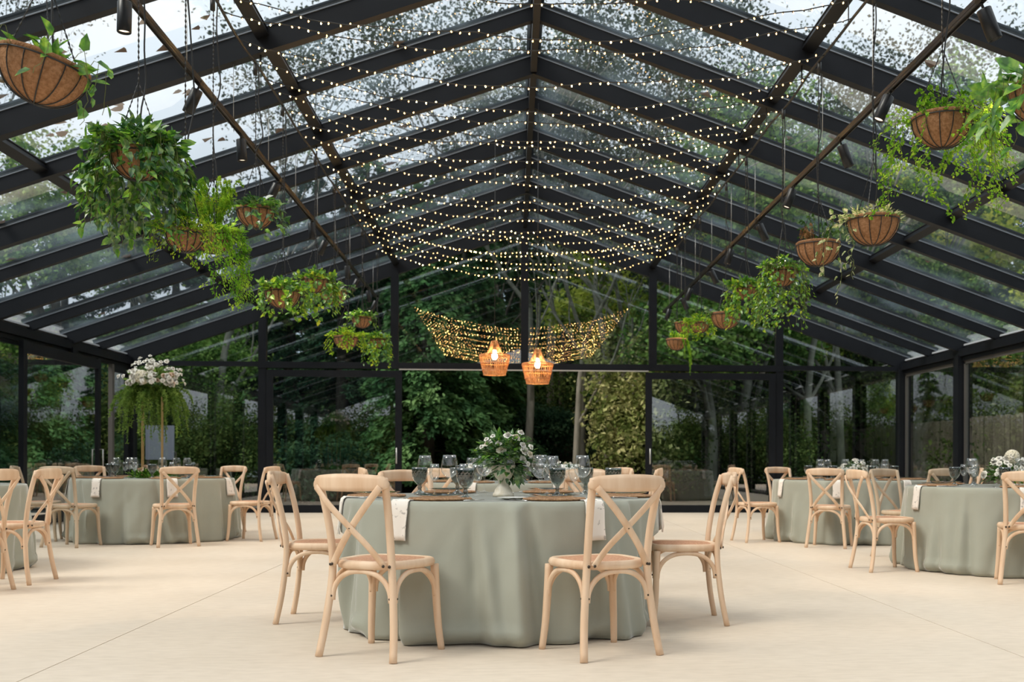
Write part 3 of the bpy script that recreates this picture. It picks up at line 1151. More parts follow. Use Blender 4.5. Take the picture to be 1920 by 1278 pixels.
def setting(T, a, seat, noff=0.0, cutlery=True, glasses=True):
    """one place setting at angle a (degrees)"""
    ar = math.radians(a)
    where = ' at the %s seat of %s' % (seat, T.phrase)
    x, y = T.pos(ar, T.R - 0.19)
    place_one('charger', charger_mesh, M_RATTAN_CH, 'charger_plate', x, y, TOP + 0.001, ar, D_['charger'] + where, 'charger', G_['charger'])

    def pm():
        m_ = MB(); m_.lathe(PLATE, 36); return m_
    place_one('plate', pm, M_GLASS, 'plate', x, y, TOP + 0.0155, ar, D_['plate'] + where, 'plate', G_['plate'])
    if cutlery:
        for kind, off in (('fork', -0.20), ('knife', 0.20)):
            xx, yy = T.pos(ar + off / (T.R - 0.19), T.R - 0.16)
            place_one(kind, lambda kind=kind: cutlery_mesh(kind), M_STEEL, kind, xx, yy, TOP + 0.001, ar, D_[kind] + where, kind, G_[kind])
    napkin(T, ar + noff / T.R, 'white printed napkin' + where)
    if glasses:
        for kind, r, off in (('wine', 0.42, 0.02), ('small', 0.46, 0.12), ('goblet', 0.52, -0.11)):
            xx, yy = T.pos(ar + off / r, r)
            glassware(kind, xx, yy, D_[kind] + where, G_[kind])


M_RATTAN_CH = principled('water_hyacinth_weave', (0.24, 0.115, 0.05), 0.7, noise=(90, (0.50, 0.29, 0.15), 3), bump=(150, 0.6))

MAIN_SEATS = ((-26, 'near left', -0.13), (23, 'near right', 0.14), (-80, 'left side', 0.10), (77, 'right side', 0.10), (-152, 'far left', 0.1), (156, 'far right', 0.1))
for a, s_, no in MAIN_SEATS:
    setting(T_MAIN, a, s_, no, glasses=False)
for kind, px, py, seat in (('goblet', 873, 937, 'near left'), ('goblet', 787, 927, 'left side'), ('goblet', 1045, 930, 'near right'), ('goblet', 858, 926.5, 'far left'), ('goblet', 1098, 926, 'far right'),
                           ('goblet', 1150, 929, 'right side'), ('wine', 843, 930, 'near left'), ('wine', 797, 924.5, 'left side'), ('wine', 1013, 932, 'near right'), ('wine', 1092, 929, 'right side'), ('wine', 908, 923, 'far left'), ('wine', 1036, 923, 'far right'),
                           ('small', 815, 929, 'left side'), ('small', 895, 930, 'near left'), ('small', 1076, 929, 'right side'), ('small', 1026, 926, 'near right'), ('small', 869, 922.5, 'far left'), ('small', 1058, 922.5, 'far right')):
    x, y = on_floor(px, py, TOP)
    glassware(kind, x, y, D_[kind] + ' at the %s seat of %s' % (seat, T_MAIN.phrase), G_[kind])
xx, yy = on_floor(962, 937, TOP)


def spm():
    m_ = MB(); m_.lathe(SIDEPLATE, 30); return m_


place_one('sideplate', spm, M_CERAMIC, 'side_plate', xx, yy, TOP + 0.001, 0, 'small white bread plate in front of the vase on the front center table', 'plate', None)

SEATN = ('near left', 'near right', 'left side', 'right side', 'far left', 'far right')
for T, angs, cut in ((T_REAR, (-26, 27, -77, 78, -126, 126, 178), False), (T_LEFT, (-24, 28, -76, 78, -131, 157), False), (T_BACKR, (-28, 23, -78, 80, -159, 140), False), (T_RIGHT, (-21, 32, -84, 85, -152, 150), True)):
    names = list(SEATN) + ['far middle']
    for a, s_ in zip(angs, names):
        setting(T, a, s_, 0.03, cutlery=cut)
# ------------------------------------------------------------------ leaves
def rot_any(rs, v, amt):
    w = v + rs.normal(0, amt, v.shape)
    return w / np.maximum(np.linalg.norm(w, axis=1, keepdims=True), 1e-6)


def leaf_arrays(P, D, Nn, L, W, fold=0.12, droop=0.12):
    """heart leaves: base P, direction D, face normal Nn, length L, width W (arrays)"""
    S = np.cross(D, Nn)
    S /= np.maximum(np.linalg.norm(S, axis=1, keepdims=True), 1e-6)
    Nn = np.cross(S, D)
    L = L[:, None]; W = W[:, None]
    b = P
    r1 = P + D * 0.18 * L + S * 0.46 * W + Nn * fold * W
    r2 = P + D * 0.58 * L + S * 0.38 * W + Nn * fold * W - Nn * droop * 0.3 * L
    t = P + D * L - Nn * droop * L
    l2 = P + D * 0.58 * L - S * 0.38 * W + Nn * fold * W - Nn * droop * 0.3 * L
    l1 = P + D * 0.18 * L - S * 0.46 * W + Nn * fold * W
    V = np.stack([b, r1, r2, t, l2, l1], axis=1).reshape(-1, 3)
    n = len(P)
    o = np.arange(n)[:, None] * 6
    F1_ = np.concatenate([o + 0, o + 1, o + 2, o + 3], axis=1)
    F2_ = np.concatenate([o + 0, o + 3, o + 4, o + 5], axis=1)
    return V, np.concatenate([F1_, F2_], axis=0)


class Plant:
    """leaves and stems of one plant, built as ONE mesh"""

    def __init__(self, seed):
        self.rs = np.random.RandomState(seed)
        self.P, self.D, self.N, self.L, self.W, self.mi = [], [], [], [], [], []
        self.stems = MB()
        self.z0 = 0.0

    def leaf(self, p, d, n, l, w, mi=0):
        self.P.append(p); self.D.append(d); self.N.append(n); self.L.append(l); self.W.append(w); self.mi.append(mi)

    def build(self, name, mats, parent, fold=0.12, droop=0.12, jitter=0.25, stem=M_STEM):
        mats = list(mats) + [stem]
        k = len(mats) - 1
        me = None
        D = np.array(self.D, float); N_ = np.array(self.N, float)
        D = rot_any(self.rs, D, jitter); N_ = rot_any(self.rs, N_, jitter)
        V, Fq = leaf_arrays(np.array(self.P, float), D, N_, np.array(self.L, float), np.array(self.W, float), fold, droop)
        mi = np.concatenate([self.mi, self.mi])
        sv, sf = np.array(self.stems.v, float).reshape(-1, 3), [f for f in self.stems.f if len(f) == 4]
        if len(sv):
            Fq = np.concatenate([Fq, np.array(sf) + len(V)], axis=0)
            mi = np.concatenate([mi, np.full(len(sf), k)])
            V = np.concatenate([V, sv], axis=0)
        me = arr_mesh(name, V, Fq, mats, mi, smooth=False)
        return link(name, me, parent)

    def vine(self, R, phi, length, gap, size, up=0.05, out=0.09, spread=0.03, nm=1, mi=None, sag=1.0, wr=0.8, stem_r=0.0018, wander=0.05):
        rs = self.rs
        c, s = math.cos(phi), math.sin(phi)
        pts = []
        n = max(6, int(length / 0.03))
        wx, wy = 0.0, 0.0
        for i in range(n + 1):
            t = i / n * length
            rr = R * 0.75 + out * (1 - math.exp(-t / 0.06)) + R * 0.25
            z = up * math.sin(min(t / 0.10, 1) * PI) + 0.0 - max(0, t - 0.05) * sag
            wx += rs.normal(0, wander) * 0.03
            wy += rs.normal(0, wander) * 0.03
            pts.append(Vector((c * rr - s * wy * 8 + wx * 2, s * rr + c * wy * 8 + wx, z)))
        self.stems.tube(pts, stem_r, 3, cap=False)
        t = 0.0
        k = 0
        while t < length:
            f = t / length * n
            i = min(int(f), n - 1)
            p_ = pts[i].lerp(pts[i + 1], f - i)
            for _ in range(nm):
                a = rs.uniform(0, 2 * PI)
                outd = np.array([c + 0.9 * math.cos(a), s + 0.9 * math.sin(a), -0.35 if t > 0.08 else 0.5])
                d = outd + np.array([0, 0, -0.75 * (t > 0.07)])
                d /= np.linalg.norm(d)
                nn = np.array([c * 0.8, s * 0.8, 0.7])
                l = size * rs.uniform(0.65, 1.2) * (1 - 0.25 * t / length)
                q = np.array(p_) + rs.normal(0, spread, 3) * np.array([1, 1, 0.5])
                self.leaf(q, d, nn, l, l * wr, (rs.randint(0, 100) % (mi or 1)))
            t += gap * rs.uniform(0.7, 1.3)
            k += 1
        return pts

    def mound(self, R, n, size, h, wr=0.8, mi=1, zmin=0.0):
        rs = self.rs
        for _ in range(n):
            a, u = rs.uniform(0, 2 * PI), math.sqrt(rs.uniform(0, 1))
            x, y = R * u * math.cos(a), R * u * math.sin(a)
            z = zmin + h * (1 - u * u) * rs.uniform(0.3, 1.0)
            d = np.array([math.cos(a) * (u + .2), math.sin(a) * (u + .2), rs.uniform(-0.1, 0.9)])
            d /= np.linalg.norm(d)
            self.leaf((x, y, z), d, np.array([-0.2 * math.cos(a), -0.2 * math.sin(a), 1.0]), size * rs.uniform(.6, 1.2), size * wr * rs.uniform(.6, 1.2), rs.randint(0, 100) % mi)

    def frond(self, phi, length, rise, drop, leafl, step, width, R0=0.08, tuft=3, mi=1):
        """feathery frond: needles set all round an arching stem"""
        rs = self.rs
        c, s = math.cos(phi), math.sin(phi)
        n = 12
        pts = []
        bend = rs.uniform(-0.5, 0.5)
        for i in range(n + 1):
            t = i / n
            rr = R0 + length * 0.75 * (1 - (1 - t) ** 1.6) * (1.0 if drop < 0.05 else 0.62)
            z = self.z0 + rise * math.sin(min(1.0, t * 1.15) * PI * 0.62) - drop * t ** 2.0
            pts.append(Vector((c * rr - s * bend * 0.12 * t * length, s * rr + c * bend * 0.12 * t * length, z)))
        self.stems.tube(pts, 0.0013, 3, cap=False)
        tot = sum((pts[i + 1] - pts[i]).length for i in range(n))
        m_ = int(tot / step)
        for k in range(m_):
            f = (k + 0.5) / m_ * n
            i = min(int(f), n - 1)
            p_ = pts[i].lerp(pts[i + 1], f - i)
            dd = (pts[i + 1] - pts[i]).normalized()
            for _ in range(tuft):
                v = np.array(dd) * 0.7 + rs.normal(0, 0.75, 3)
                v /= np.linalg.norm(v)
                taper = 1 - 0.55 * (k / m_)
                self.leaf(np.array(p_), v, rs.normal(0, 1, 3) + np.array([0, 0, 1.2]), leafl * taper * rs.uniform(.6, 1.2), leafl * width * rs.uniform(.8, 1.2), rs.randint(0, 100) % mi)


# ------------------------------------------------------------------ hanging baskets on the two support cables
CABZ = 4.32
CABL, CABR = -2.17, 2.56


def basket_shell(t, R, tilt=0.0):
    mb = MB()
    dep = R * 0.98
    prof = []
    for i in range(13):
        a = i / 12 * PI / 2
        prof.append((max(R * math.sin(a) ** 0.92, 0.0), -dep * math.cos(a)))
    prof += [(R * 1.03, 0.008), (R * 1.02, 0.02), (R * 0.94, 0.022), (R * 0.90, 0.0)]
    rs = np.random.RandomState(int(R * 1000) + len(COL.objects))
    mb.lathe(prof, 40, fn=lambda a, z, r: 1 + 0.012 * math.sin(9 * a + z * 60) + 0.006 * math.sin(23 * a))
    mb.lathe([(R * 0.91, 0.004), (R * 0.5, 0.012), (0.0, 0.016)], 24, mi=1)
    a_ = mb.build('coir_liner', [M_COIR, M_SOIL], t)
    mb = MB()
    ring = [(R * 1.035 * math.cos(k / 32 * 2 * PI), R * 1.035 * math.sin(k / 32 * 2 * PI), -0.006) for k in range(33)]
    mb.tube(ring, 0.0042, 6)
    nrib = 14
    for k in range(nrib):
        b = 2 * PI * k / nrib + 0.2
        pts = []
        for i in range(11):
            a = i / 10 * PI / 2
            r = R * 1.025 * math.sin(a) ** 0.92 + 0.002
            pts.append((r * math.cos(b), r * math.sin(b), -dep * 1.02 * math.cos(a) - 0.002))
        mb.tube(pts, 0.0030, 5)
    b_ = mb.build('wire_frame', M_WIRE, t)
    for o in (a_, b_):
        o.rotation_euler = (0, tilt, 0)
    return a_, b_


def chain(mb, a, b, r=0.0042):
    a, b = Vector(a), Vector(b)
    n = max(4, int((b - a).length / 0.016))
    pts, rs = [], []
    for i in range(n + 1):
        pts.append(a.lerp(b, i / n))
        rs.append(r if i % 2 else r * 0.35)
    mb.tube(pts, rs, 4, smooth=False)


def basket(px, py, cx, R, label, plant_fn, seed, tilt=0.0):
    x, y, z = at_x(px, py, cx)
    t = thing('hanging_basket', label, 'hanging basket', (x, y, z), 0, 'hanging plant baskets')
    basket_shell(t, R, tilt)
    # three chains to a ring, one chain up to the cable, and a slack watering hose
    mb = MB()
    top = CABZ - z - 0.02
    jn = min(0.62 * top, 0.42)
    for k in range(3):
        b = 2 * PI * k / 3 + seed
        p_ = Vector((R * math.cos(b), R * math.sin(b), 0.0))
        if tilt:
            p_ = Matrix.Rotation(tilt, 3, 'Y') @ p_
        chain(mb, p_, (0, 0, jn), 0.005)
    chain(mb, (0, 0, jn), (0, 0, top), 0.0065)
    mb.tube([(0, -0.02, top - 0.10), (0, -0.02, top - 0.01)], 0.018, 8)
    mb.build('chain', M_WIRE, t)
    q = random.Random(seed)
    mb = MB()
    pts = []
    for i in range(9):
        f = i / 8
        pts.append((q.uniform(-1, 1) * 0.035 * (1 - abs(2 * f - 1)) + 0.02, 0.02 + q.uniform(-1, 1) * 0.02, 0.04 + (top - 0.06) * f))
    mb.tube(spline(pts, 4), 0.0052, 5)
    mb.build('watering_hose', M_WIRE, t)
    pl = Plant(seed)
    o = plant_fn(pl, R, t)
    if tilt:
        o.rotation_euler = (0, tilt, 0)
    return t


def pl_sparse(pl, R, t):
    rs = pl.rs
    for k in range(9):
        a = k / 9 * 2 * PI + rs.uniform(-.2, .2)
        pl.vine(R, a, rs.uniform(0.10, 0.22), 0.05, 0.085, up=0.08, spread=0.01, wr=0.62)
    for a in (-0.5, 3.5):
        pl.vine(R, a, 0.30, 0.10, 0.085, up=0.03, out=0.10, spread=0.008, wr=0.75)
    pl.mound(R * 0.8, 26, 0.085, 0.12, 0.6)
    return pl.build('foliage', [M_POTHOS], t)


def pl_bigpothos(pl, R, t):
    rs = pl.rs
    for k in range(66):
        a = rs.uniform(0, 2 * PI)
        front = abs(((a + PI / 2 + PI) % (2 * PI)) - PI) < 0.75
        L = rs.uniform(0.12, 0.30) if front else rs.uniform(0.30, 0.60)
        pl.vine(R, a, L, 0.026, 0.082, up=0.10, out=rs.uniform(0.05, 0.16), spread=0.028, wr=0.66, mi=5)
    pl.mound(R * 1.35, 260, 0.08, 0.20, 0.6, mi=5)
    return pl.build('foliage', [M_POTHOS_D, M_POTHOS_D, M_POTHOS, M_POTHOS_D, M_POTHOS], t)


def pl_fernmix(pl, R, t):
    rs = pl.rs
    for k in range(46):
        pl.frond(rs.uniform(0, 2 * PI), rs.uniform(0.16, 0.28), rs.uniform(0.22, 0.44), rs.uniform(0.0, 0.10), 0.034, 0.007, 0.16, 0.03, 4, 2)
    for k in range(20):
        a = rs.normal(-0.45, 0.40)
        pl.vine(R, a, rs.uniform(0.35, 0.62), 0.010, 0.03, up=0.03, out=0.10, spread=0.014, wr=0.42, nm=2, mi=1, wander=0.08)
    for k in range(10):
        pl.frond(rs.uniform(0, 2 * PI), rs.uniform(0.14, 0.22), 0.06, rs.uniform(0.12, 0.26), 0.030, 0.007, 0.2, 0.10, 4, 2)
    return pl.build('foliage', [M_FERN, M_LIME], t, fold=0.05)


def pl_limefine(pl, R, t):
    rs = pl.rs
    for k in range(26):
        pl.vine(R, rs.uniform(0, 2 * PI), rs.uniform(0.10, 0.24), 0.010, 0.026, up=0.06, out=0.08, spread=0.018, wr=0.45, nm=2, mi=2)
    pl.mound(R * 1.2, 260, 0.028, 0.16, 0.5, mi=2)
    return pl.build('foliage', [M_FERN, M_LIME], t)


def pl_lime(pl, R, t):
    rs = pl.rs
    for k in range(22):
        pl.vine(R, rs.uniform(0, 2 * PI), rs.uniform(0.10, 0.26), 0.018, 0.045, up=0.06, out=0.09, spread=0.018, wr=0.7, nm=2, mi=3)
    pl.mound(R * 1.2, 150, 0.045, 0.16, 0.75, mi=3)
    return pl.build('foliage', [M_LIME, M_FERN, M_LIME], t)


def pl_heart(pl, R, t, nv=16, lo=0.10, hi=0.34, size=0.07, mound=60, h=0.11, mats=None):
    rs = pl.rs
    size *= 1.12
    nv, mound = int(nv * 1.5), int(mound * 1.5)
    for k in range(nv):
        pl.vine(R, rs.uniform(0, 2 * PI), rs.uniform(lo, hi), 0.034, size, up=0.07, out=rs.uniform(0.05, 0.11), spread=0.016, wr=0.78, mi=3)
    pl.mound(R * 1.05, mound, size, h, 0.75, mi=3)
    return pl.build('foliage', mats or [M_POTHOS, M_POTHOS_D, M_POTHOS], t)


def pl_yellow(pl, R, t):
    return pl_heart(pl, R, t, 22, 0.15, 0.50, 0.062, 80, 0.12, [M_POTHOS, M_LIME, M_POTHOS])


def pl_round(pl, R, t):
    return pl_heart(pl, R, t, 24, 0.10, 0.30, 0.062, 110, 0.13, [M_POTHOS, M_POTHOS, M_FIG])


def pl_few(pl, R, t):
    return pl_heart(pl, R, t, 9, 0.06, 0.22, 0.06, 34, 0.08, [M_POTHOS_D, M_POTHOS_D, M_POTHOS])


def pl_fig(pl, R, t):
    rs = pl.rs
    for k in range(46):
        a = rs.uniform(0, 2 * PI)
        if rs.rand() < 0.5:
            a = rs.normal(-0.2, 0.7)
        pl.vine(R, a, rs.uniform(0.20, 0.62), 0.009, 0.027, up=0.05, out=rs.uniform(0.05, 0.20), spread=0.010, wr=0.9, mi=2, wander=0.16)
    for k in range(26):
        pl.frond(rs.uniform(0, 2 * PI), rs.uniform(0.10, 0.16), rs.uniform(0.08, 0.2), 0.02, 0.024, 0.010, 0.8, 0.04, 2, 2)
    pl.mound(R, 160, 0.026, 0.10, 0.9, mi=2)
    return pl.build('foliage', [M_FIG, M_FERN], t)


def pl_big(pl, R, t):
    rs = pl.rs
    for k in range(9):
        a = PI + rs.uniform(-0.9, 0.9)
        pl.vine(R, a, rs.uniform(0.12, 0.42), 0.075, 0.13, up=0.06, out=rs.uniform(0.05, 0.16), spread=0.02, wr=0.62)
    pl.mound(R, 24, 0.12, 0.14, 0.6)
    return pl.build('foliage', [M_POTHOS], t)


def pl_varieg(pl, R, t):
    rs = pl.rs
    pl.mound(R * 1.05, 130, 0.075, 0.10, 0.3)
    for k in range(5):
        pl.vine(R, PI + rs.uniform(-0.7, 0.5), rs.uniform(0.25, 0.62), 0.045, 0.055, up=0.05, out=rs.uniform(0.06, 0.16), spread=0.012, wr=0.8, wander=0.14)
    return pl.build('foliage', [M_VARIEG], t, jitter=0.4)


def pl_dry(pl, R, t):
    rs = pl.rs
    for k in range(16):
        pl.frond(PI + rs.uniform(-0.9, 0.9), rs.uniform(0.12, 0.2), rs.uniform(0.10, 0.18), 0.05, 0.022, 0.008, 0.3, 0.06, 3, 1)
    n = len(pl.mi)
    pl.mi = [1] * n
    for k in range(18):
        pl.frond(rs.uniform(0, 2 * PI), rs.uniform(0.10, 0.2), rs.uniform(0.08, 0.24), 0.0, 0.026, 0.007, 0.16, 0.04, 4, 1)
    return pl.build('foliage', [M_FERN_D, M_DRY], t, fold=0.05)


def pl_fern(pl, R, t):
    rs = pl.rs
    for k in range(20):
        pl.frond(rs.uniform(0, 2 * PI), rs.uniform(0.16, 0.26), 0.16, rs.uniform(0.05, 0.3), 0.030, 0.007, 0.16, 0.05, 4, 1)
    for k in range(7):
        pl.frond(rs.normal(-0.3, 0.5), 0.30, 0.06, rs.uniform(0.35, 0.60), 0.036, 0.007, 0.16, 0.10, 5, 1)
    return pl.build('foliage', [M_FERN], t, fold=0.05)


M_DRY = leaf_mat('dry_orange_frond', (0.25, 0.12, 0.05), (0.42, 0.22, 0.10), (0.55, 0.34, 0.17), 20, 0.3)
M_FERN_L = leaf_mat('soft_fern_green', (0.10, 0.19, 0.04), (0.18, 0.29, 0.06), (0.28, 0.40, 0.10), 8, 0.4)
M_FERN_D = leaf_mat('dark_fern', (0.03, 0.09, 0.012), (0.06, 0.16, 0.02), (0.12, 0.24, 0.03), 12, 0.35)

basket(84, 122, CABL, 0.192, 'large tilted coir basket with sparse heart leaves, top left corner of the photo', pl_sparse, 1, 0.28)
basket(258, 292, CABL, 0.15, 'basket hidden under a dense dark trailing pothos, second on the left cable', pl_bigpothos, 2)
basket(398, 442, CABL, 0.135, 'basket overflowing with bright feathery fern and a long trailing tail', pl_fernmix, 3)
basket(346, 440, CABL + 0.22, 0.11, 'small basket of lime foliage tucked behind the feathery fern basket', pl_limefine, 4)
basket(478, 396, CABL, 0.152, 'bare-sided basket with dark heart leaves, right above the feathery fern', lambda p_, R, t: pl_heart(p_, R, t, 11, 0.08, 0.3, 0.07, 46, 0.09, [M_POTHOS_D, M_POTHOS, M_POTHOS_D]), 5)
basket(529, 548, CABL, 0.16, 'basket with round pale green leaves, lower left of the middle left cluster', pl_round, 6)
basket(590, 526, CABL, 0.14, 'basket with a long yellow-green trail, top of the middle left cluster', pl_yellow, 7)
basket(625, 548, CABL, 0.158, 'sparsely planted basket, right of the middle left cluster', pl_few, 8)
basket(678, 598, CABL, 0.14, 'upper basket of the far left cluster near the gable post', lambda p_, R, t: pl_heart(p_, R, t, 12, 0.06, 0.2, 0.07, 60, 0.12), 9)
basket(648, 634, CABL, 0.155, 'basket mounded with lime yellow leaves in the far left cluster', pl_lime, 10)
basket(706, 637, CABL, 0.14, 'lower right basket of the far left cluster with hanging pale vines', pl_yellow, 11)

basket(1958, 165, CABR, 0.165, 'basket with big heart leaves cut by the right frame edge', pl_big, 21)
basket(1765, 222, CABR, 0.172, 'basket with long curtains of tiny creeping fig leaves, upper right', pl_fig, 22)
basket(1636, 412, CABR, 0.178, 'basket with cream-edged striped leaves, right above the orange dry fern', pl_varieg, 23)
basket(1533, 458, CABR, 0.178, 'basket with dry orange fronds and a dark fern tuft on the right cable', pl_dry, 24)
basket(1466, 508, CABR, 0.145, 'basket buried in hanging green trails, middle of the right cable', lambda p_, R, t: pl_heart(p_, R, t, 40, 0.25, 0.62, 0.045, 130, 0.16, [M_POTHOS, M_POTHOS_D, M_FIG]), 25)
basket(1397, 540, CABR, 0.13, 'narrow basket with yellow leaves, left of the buried green basket', pl_yellow, 26)
basket(1360, 589, CABR, 0.175, 'wide basket with thin loose vines, right of the far right cluster', pl_few, 27)
basket(1283, 606, CABR, 0.15, 'small upper left basket of the far right cluster', pl_few, 28)
basket(1311, 606, CABR, 0.13, 'small upper right basket of the far right cluster with a green tuft', pl_lime, 29)
basket(1268, 637, CABR, 0.16, 'lowest basket of the far right cluster with a long hanging fern', pl_fern, 30)

# ------------------------------------------------------------------ support cables and fairy lights
for x, lab in ((CABL, 'black support cable under the left roof slope carrying baskets and fairy lights'), (CABR, 'black support cable under the right roof slope carrying baskets and fairy lights')):
    mb = MB()
    pts = []
    ys = [3.3 + i * 0.22 for i in range(62)]
    for i, y in enumerate(ys):
        pts.append((x + 0.008 * math.sin(i * 0.7), y, CABZ - 0.012 - 0.018 * abs(math.sin(y * 2.4))))
    mb.tube(pts, 0.011, 6)
    o = mb.build('hanging_cable', M_WIRE)
    tag(o, lab, 'cable')
    for j in range(3, 13):
        y = YB - STEP * j
        m2 = MB()
        if j % 2 == 0:
            m2.tube([(x, y, CABZ - 0.02), (x, y, zroof(x) - 0.21)], 0.008, 5)
        else:
            m2.tube([(x, y, CABZ - 0.02), (x, y, zroof(x) - 0.14)], 0.005, 5)
        m2.build('hanger', M_WIRE, o)

bulb_me = None
NSTR = 24
ONES = ['', 'first', 'second', 'third', 'fourth', 'fifth', 'sixth', 'seventh', 'eighth', 'ninth', 'tenth', 'eleventh', 'twelfth', 'thirteenth', 'fourteenth', 'fifteenth', 'sixteenth', 'seventeenth', 'eighteenth', 'nineteenth']
TENS = ['', '', 'twent', 'thirt', 'fort', 'fift']
ORD = [ONES[n] if n < 20 else TENS[n // 10] + ('ieth' if n % 10 == 0 else 'y-' + ONES[n % 10]) for n in range(1, 60)]
mbb = MB()
mbb.lathe([(0.0, -0.021), (0.0036, -0.019), (0.0052, -0.013), (0.0048, -0.007), (0.003, -0.005)], 7)
bo = mbb.build('bulb', M_BULB)
bulb_me = bo.data
bulb_me2 = bulb_me.copy()
bulb_me2.materials[0] = M_BULB2
bpy.data.objects.remove(bo)
for i in range(NSTR):
    q = random.Random(500 + i)
    u_ = i / (NSTR - 1)
    yc = 16.65 - 10.4 * u_
    yl, yr = yc + q.uniform(-0.16, 0.16), yc + q.uniform(-0.16, 0.16)
    sag = 0.46 - 0.19 * u_ + q.uniform(-0.05, 0.05)
    A, B = Vector((CABL, yl, CABZ - 0.03)), Vector((CABR, yr, CABZ - 0.03))
    t = thing('hanging_light_string', 'string of warm fairy lights swagged across the roof, %s from the back' % ORD[i], 'string lights', A, 0, 'fairy light strings under the ridge')
    npt = 66
    pts = []
    for k in range(npt + 1):
        u = k / npt
        p_ = A.lerp(B, u) - A
        p_.z -= sag * (1 - (2 * u - 1) ** 2) + 0.014 * math.sin(u * 17 + i * 2.1) * min(1, 8 * u * (1 - u)) + 0.008 * math.sin(u * 41 + i)
        p_.y += 0.035 * math.sin(u * 11 + i * 1.3) * min(1, 8 * u * (1 - u)) + q.uniform(-.012, .012)
        p_.x += q.uniform(-.014, .014)
        pts.append(p_)
    mb = MB()
    mb.tube(pts, 0.0044, 4, cap=False)
    for k in range(1, npt):           # little sockets
        mb.tube([pts[k] + Vector((0, 0, 0.004)), pts[k] + Vector((0, 0, -0.010))], 0.005, 5)
    mb.build('cord', M_WIRE, t)
    for k in range(1, npt):
        o = bpy.data.objects.new('bulb', bulb_me2 if q.random() < 0.24 else bulb_me)
        COL.objects.link(o)
        o.parent = t
        o.location = pts[k]
        o.rotation_euler = (q.uniform(-.7, .7) + (PI if q.random() < 0.12 else 0), q.uniform(-.7, .7), 0)

# ------------------------------------------------------------------ light rails and spotlights
spot_proto = None
SPOT_W = 55.0


def lamp(t):
    l = bpy.data.lights.new('spot_lamp', 'SPOT')
    l.energy = SPOT_W
    l.color = (1.0, 0.74, 0.46)
    l.spot_size = math.radians(78)
    l.spot_blend = 0.6
    l.shadow_soft_size = 0.035
    o = bpy.data.objects.new('spot_lamp', l)
    COL.objects.link(o)
    o.parent = t
    o.location = (0, 0, -0.235)



def spotlight(x, y, z, tilt_x, label):
    global spot_proto
    if spot_proto is None:
        t = thing('spotlight', label, 'spotlight', (x, y, z), 0, 'black cylinder spotlights on the two rails')
        mb = MB()
        mb.lathe([(0.0, -0.035), (0.040, -0.035), (0.043, -0.04), (0.043, -0.222), (0.040, -0.226), (0.037, -0.222), (0.036, -0.208)], 20)
        mb.build('housing', M_SPOTBODY, t)
        mb = MB()
        mb.lathe([(0.0, -0.209), (0.036, -0.209)], 20)
        tag(mb.build('lens', M_SPOT, t), 'glowing warm lens')
        mb = MB()
        mb.tube([(0, 0, 0.03), (0, 0, -0.04)], 0.009, 6)
        mb.box((0, 0, 0.02), (0.03, 0.07, 0.03))
        mb.build('bracket', M_WIRE, t)
        spot_proto = t
        t.rotation_euler = (0, tilt_x, 0)
        lamp(t)
        return t
    t = dup(spot_proto, label, (x, y, z))       # the lamp inside is copied with the parts
    t.rotation_euler = (0, tilt_x, 0)
    return t


M_SPOTBODY = principled('black_spot_housing', (0.006, 0.0065, 0.008), 0.35)
M_RAIL = principled('bronzed_rail', (0.020, 0.017, 0.015), 0.32, 0.3)
RX = ((-2.40, CAMH + 2.40 / 0.83, 3.4, 18.95), (2.75, CAMH + 2.75 / 1.012, 3.4, 19.3))
for (x, z, ya, yb), side in zip(RX, ('left', 'right')):
    t = thing('track_light_rail', 'long black light rail hung by thin wires under the %s roof slope' % side, 'light rail', (x, ya, z))
    mb = MB()
    mb.box((0, (yb - ya) / 2, 0.02), (0.042, yb - ya, 0.030))
    mb.box((-0.016, (yb - ya) / 2, 0.0), (0.006, yb - ya, 0.02))
    mb.box((0.016, (yb - ya) / 2, 0.0), (0.006, yb - ya, 0.02))
    mb.build('rail', M_RAIL, t)
    for j in range(0, 13):
        y = YB - STEP * j
        if y > yb or y < ya:
            continue
        mb = MB()
        mb.tube([(0, y - ya, 0.03), (0, y - ya, zroof(x) - (0.21 if j % 2 == 0 else 0.145) - z)], 0.0028, 4)
        mb.build('suspension_wire', M_ALU, t)
for side, (x, z, ya, yb), lst in (('left', RX[0], ((232, 0.02), (372, 0.40), (450, -0.06), (521, 0.42), (582, -0.10), (611, 0.40), (650, -0.06), (672, 0.45), (689, -0.14), (706, 0.42))),
                                  ('right', RX[1], ((1838, -0.38), (1668, 0.42), (1574, -0.36), (1488, 0.36), (1420, -0.42), (1372, 0.30), (1330, -0.45), (1296, 0.36), (1277, -0.42), (1256, 0.30)))):
    for i, (px, tl) in enumerate(lst):
        xx, yy = x, 0
        d = F1 * x / (px - 960.0)
        spotlight(x, d - K * x, z - 0.015, tl, 'black cylinder spotlight, %s from the front on the %s light rail' % (ORD[i], side))

# ------------------------------------------------------------------ rattan pendant lamps
M_SHADE = leaf_mat('orange_rattan', (0.62, 0.34, 0.16), (0.74, 0.45, 0.24), (0.80, 0.55, 0.33), 30, 0.5)


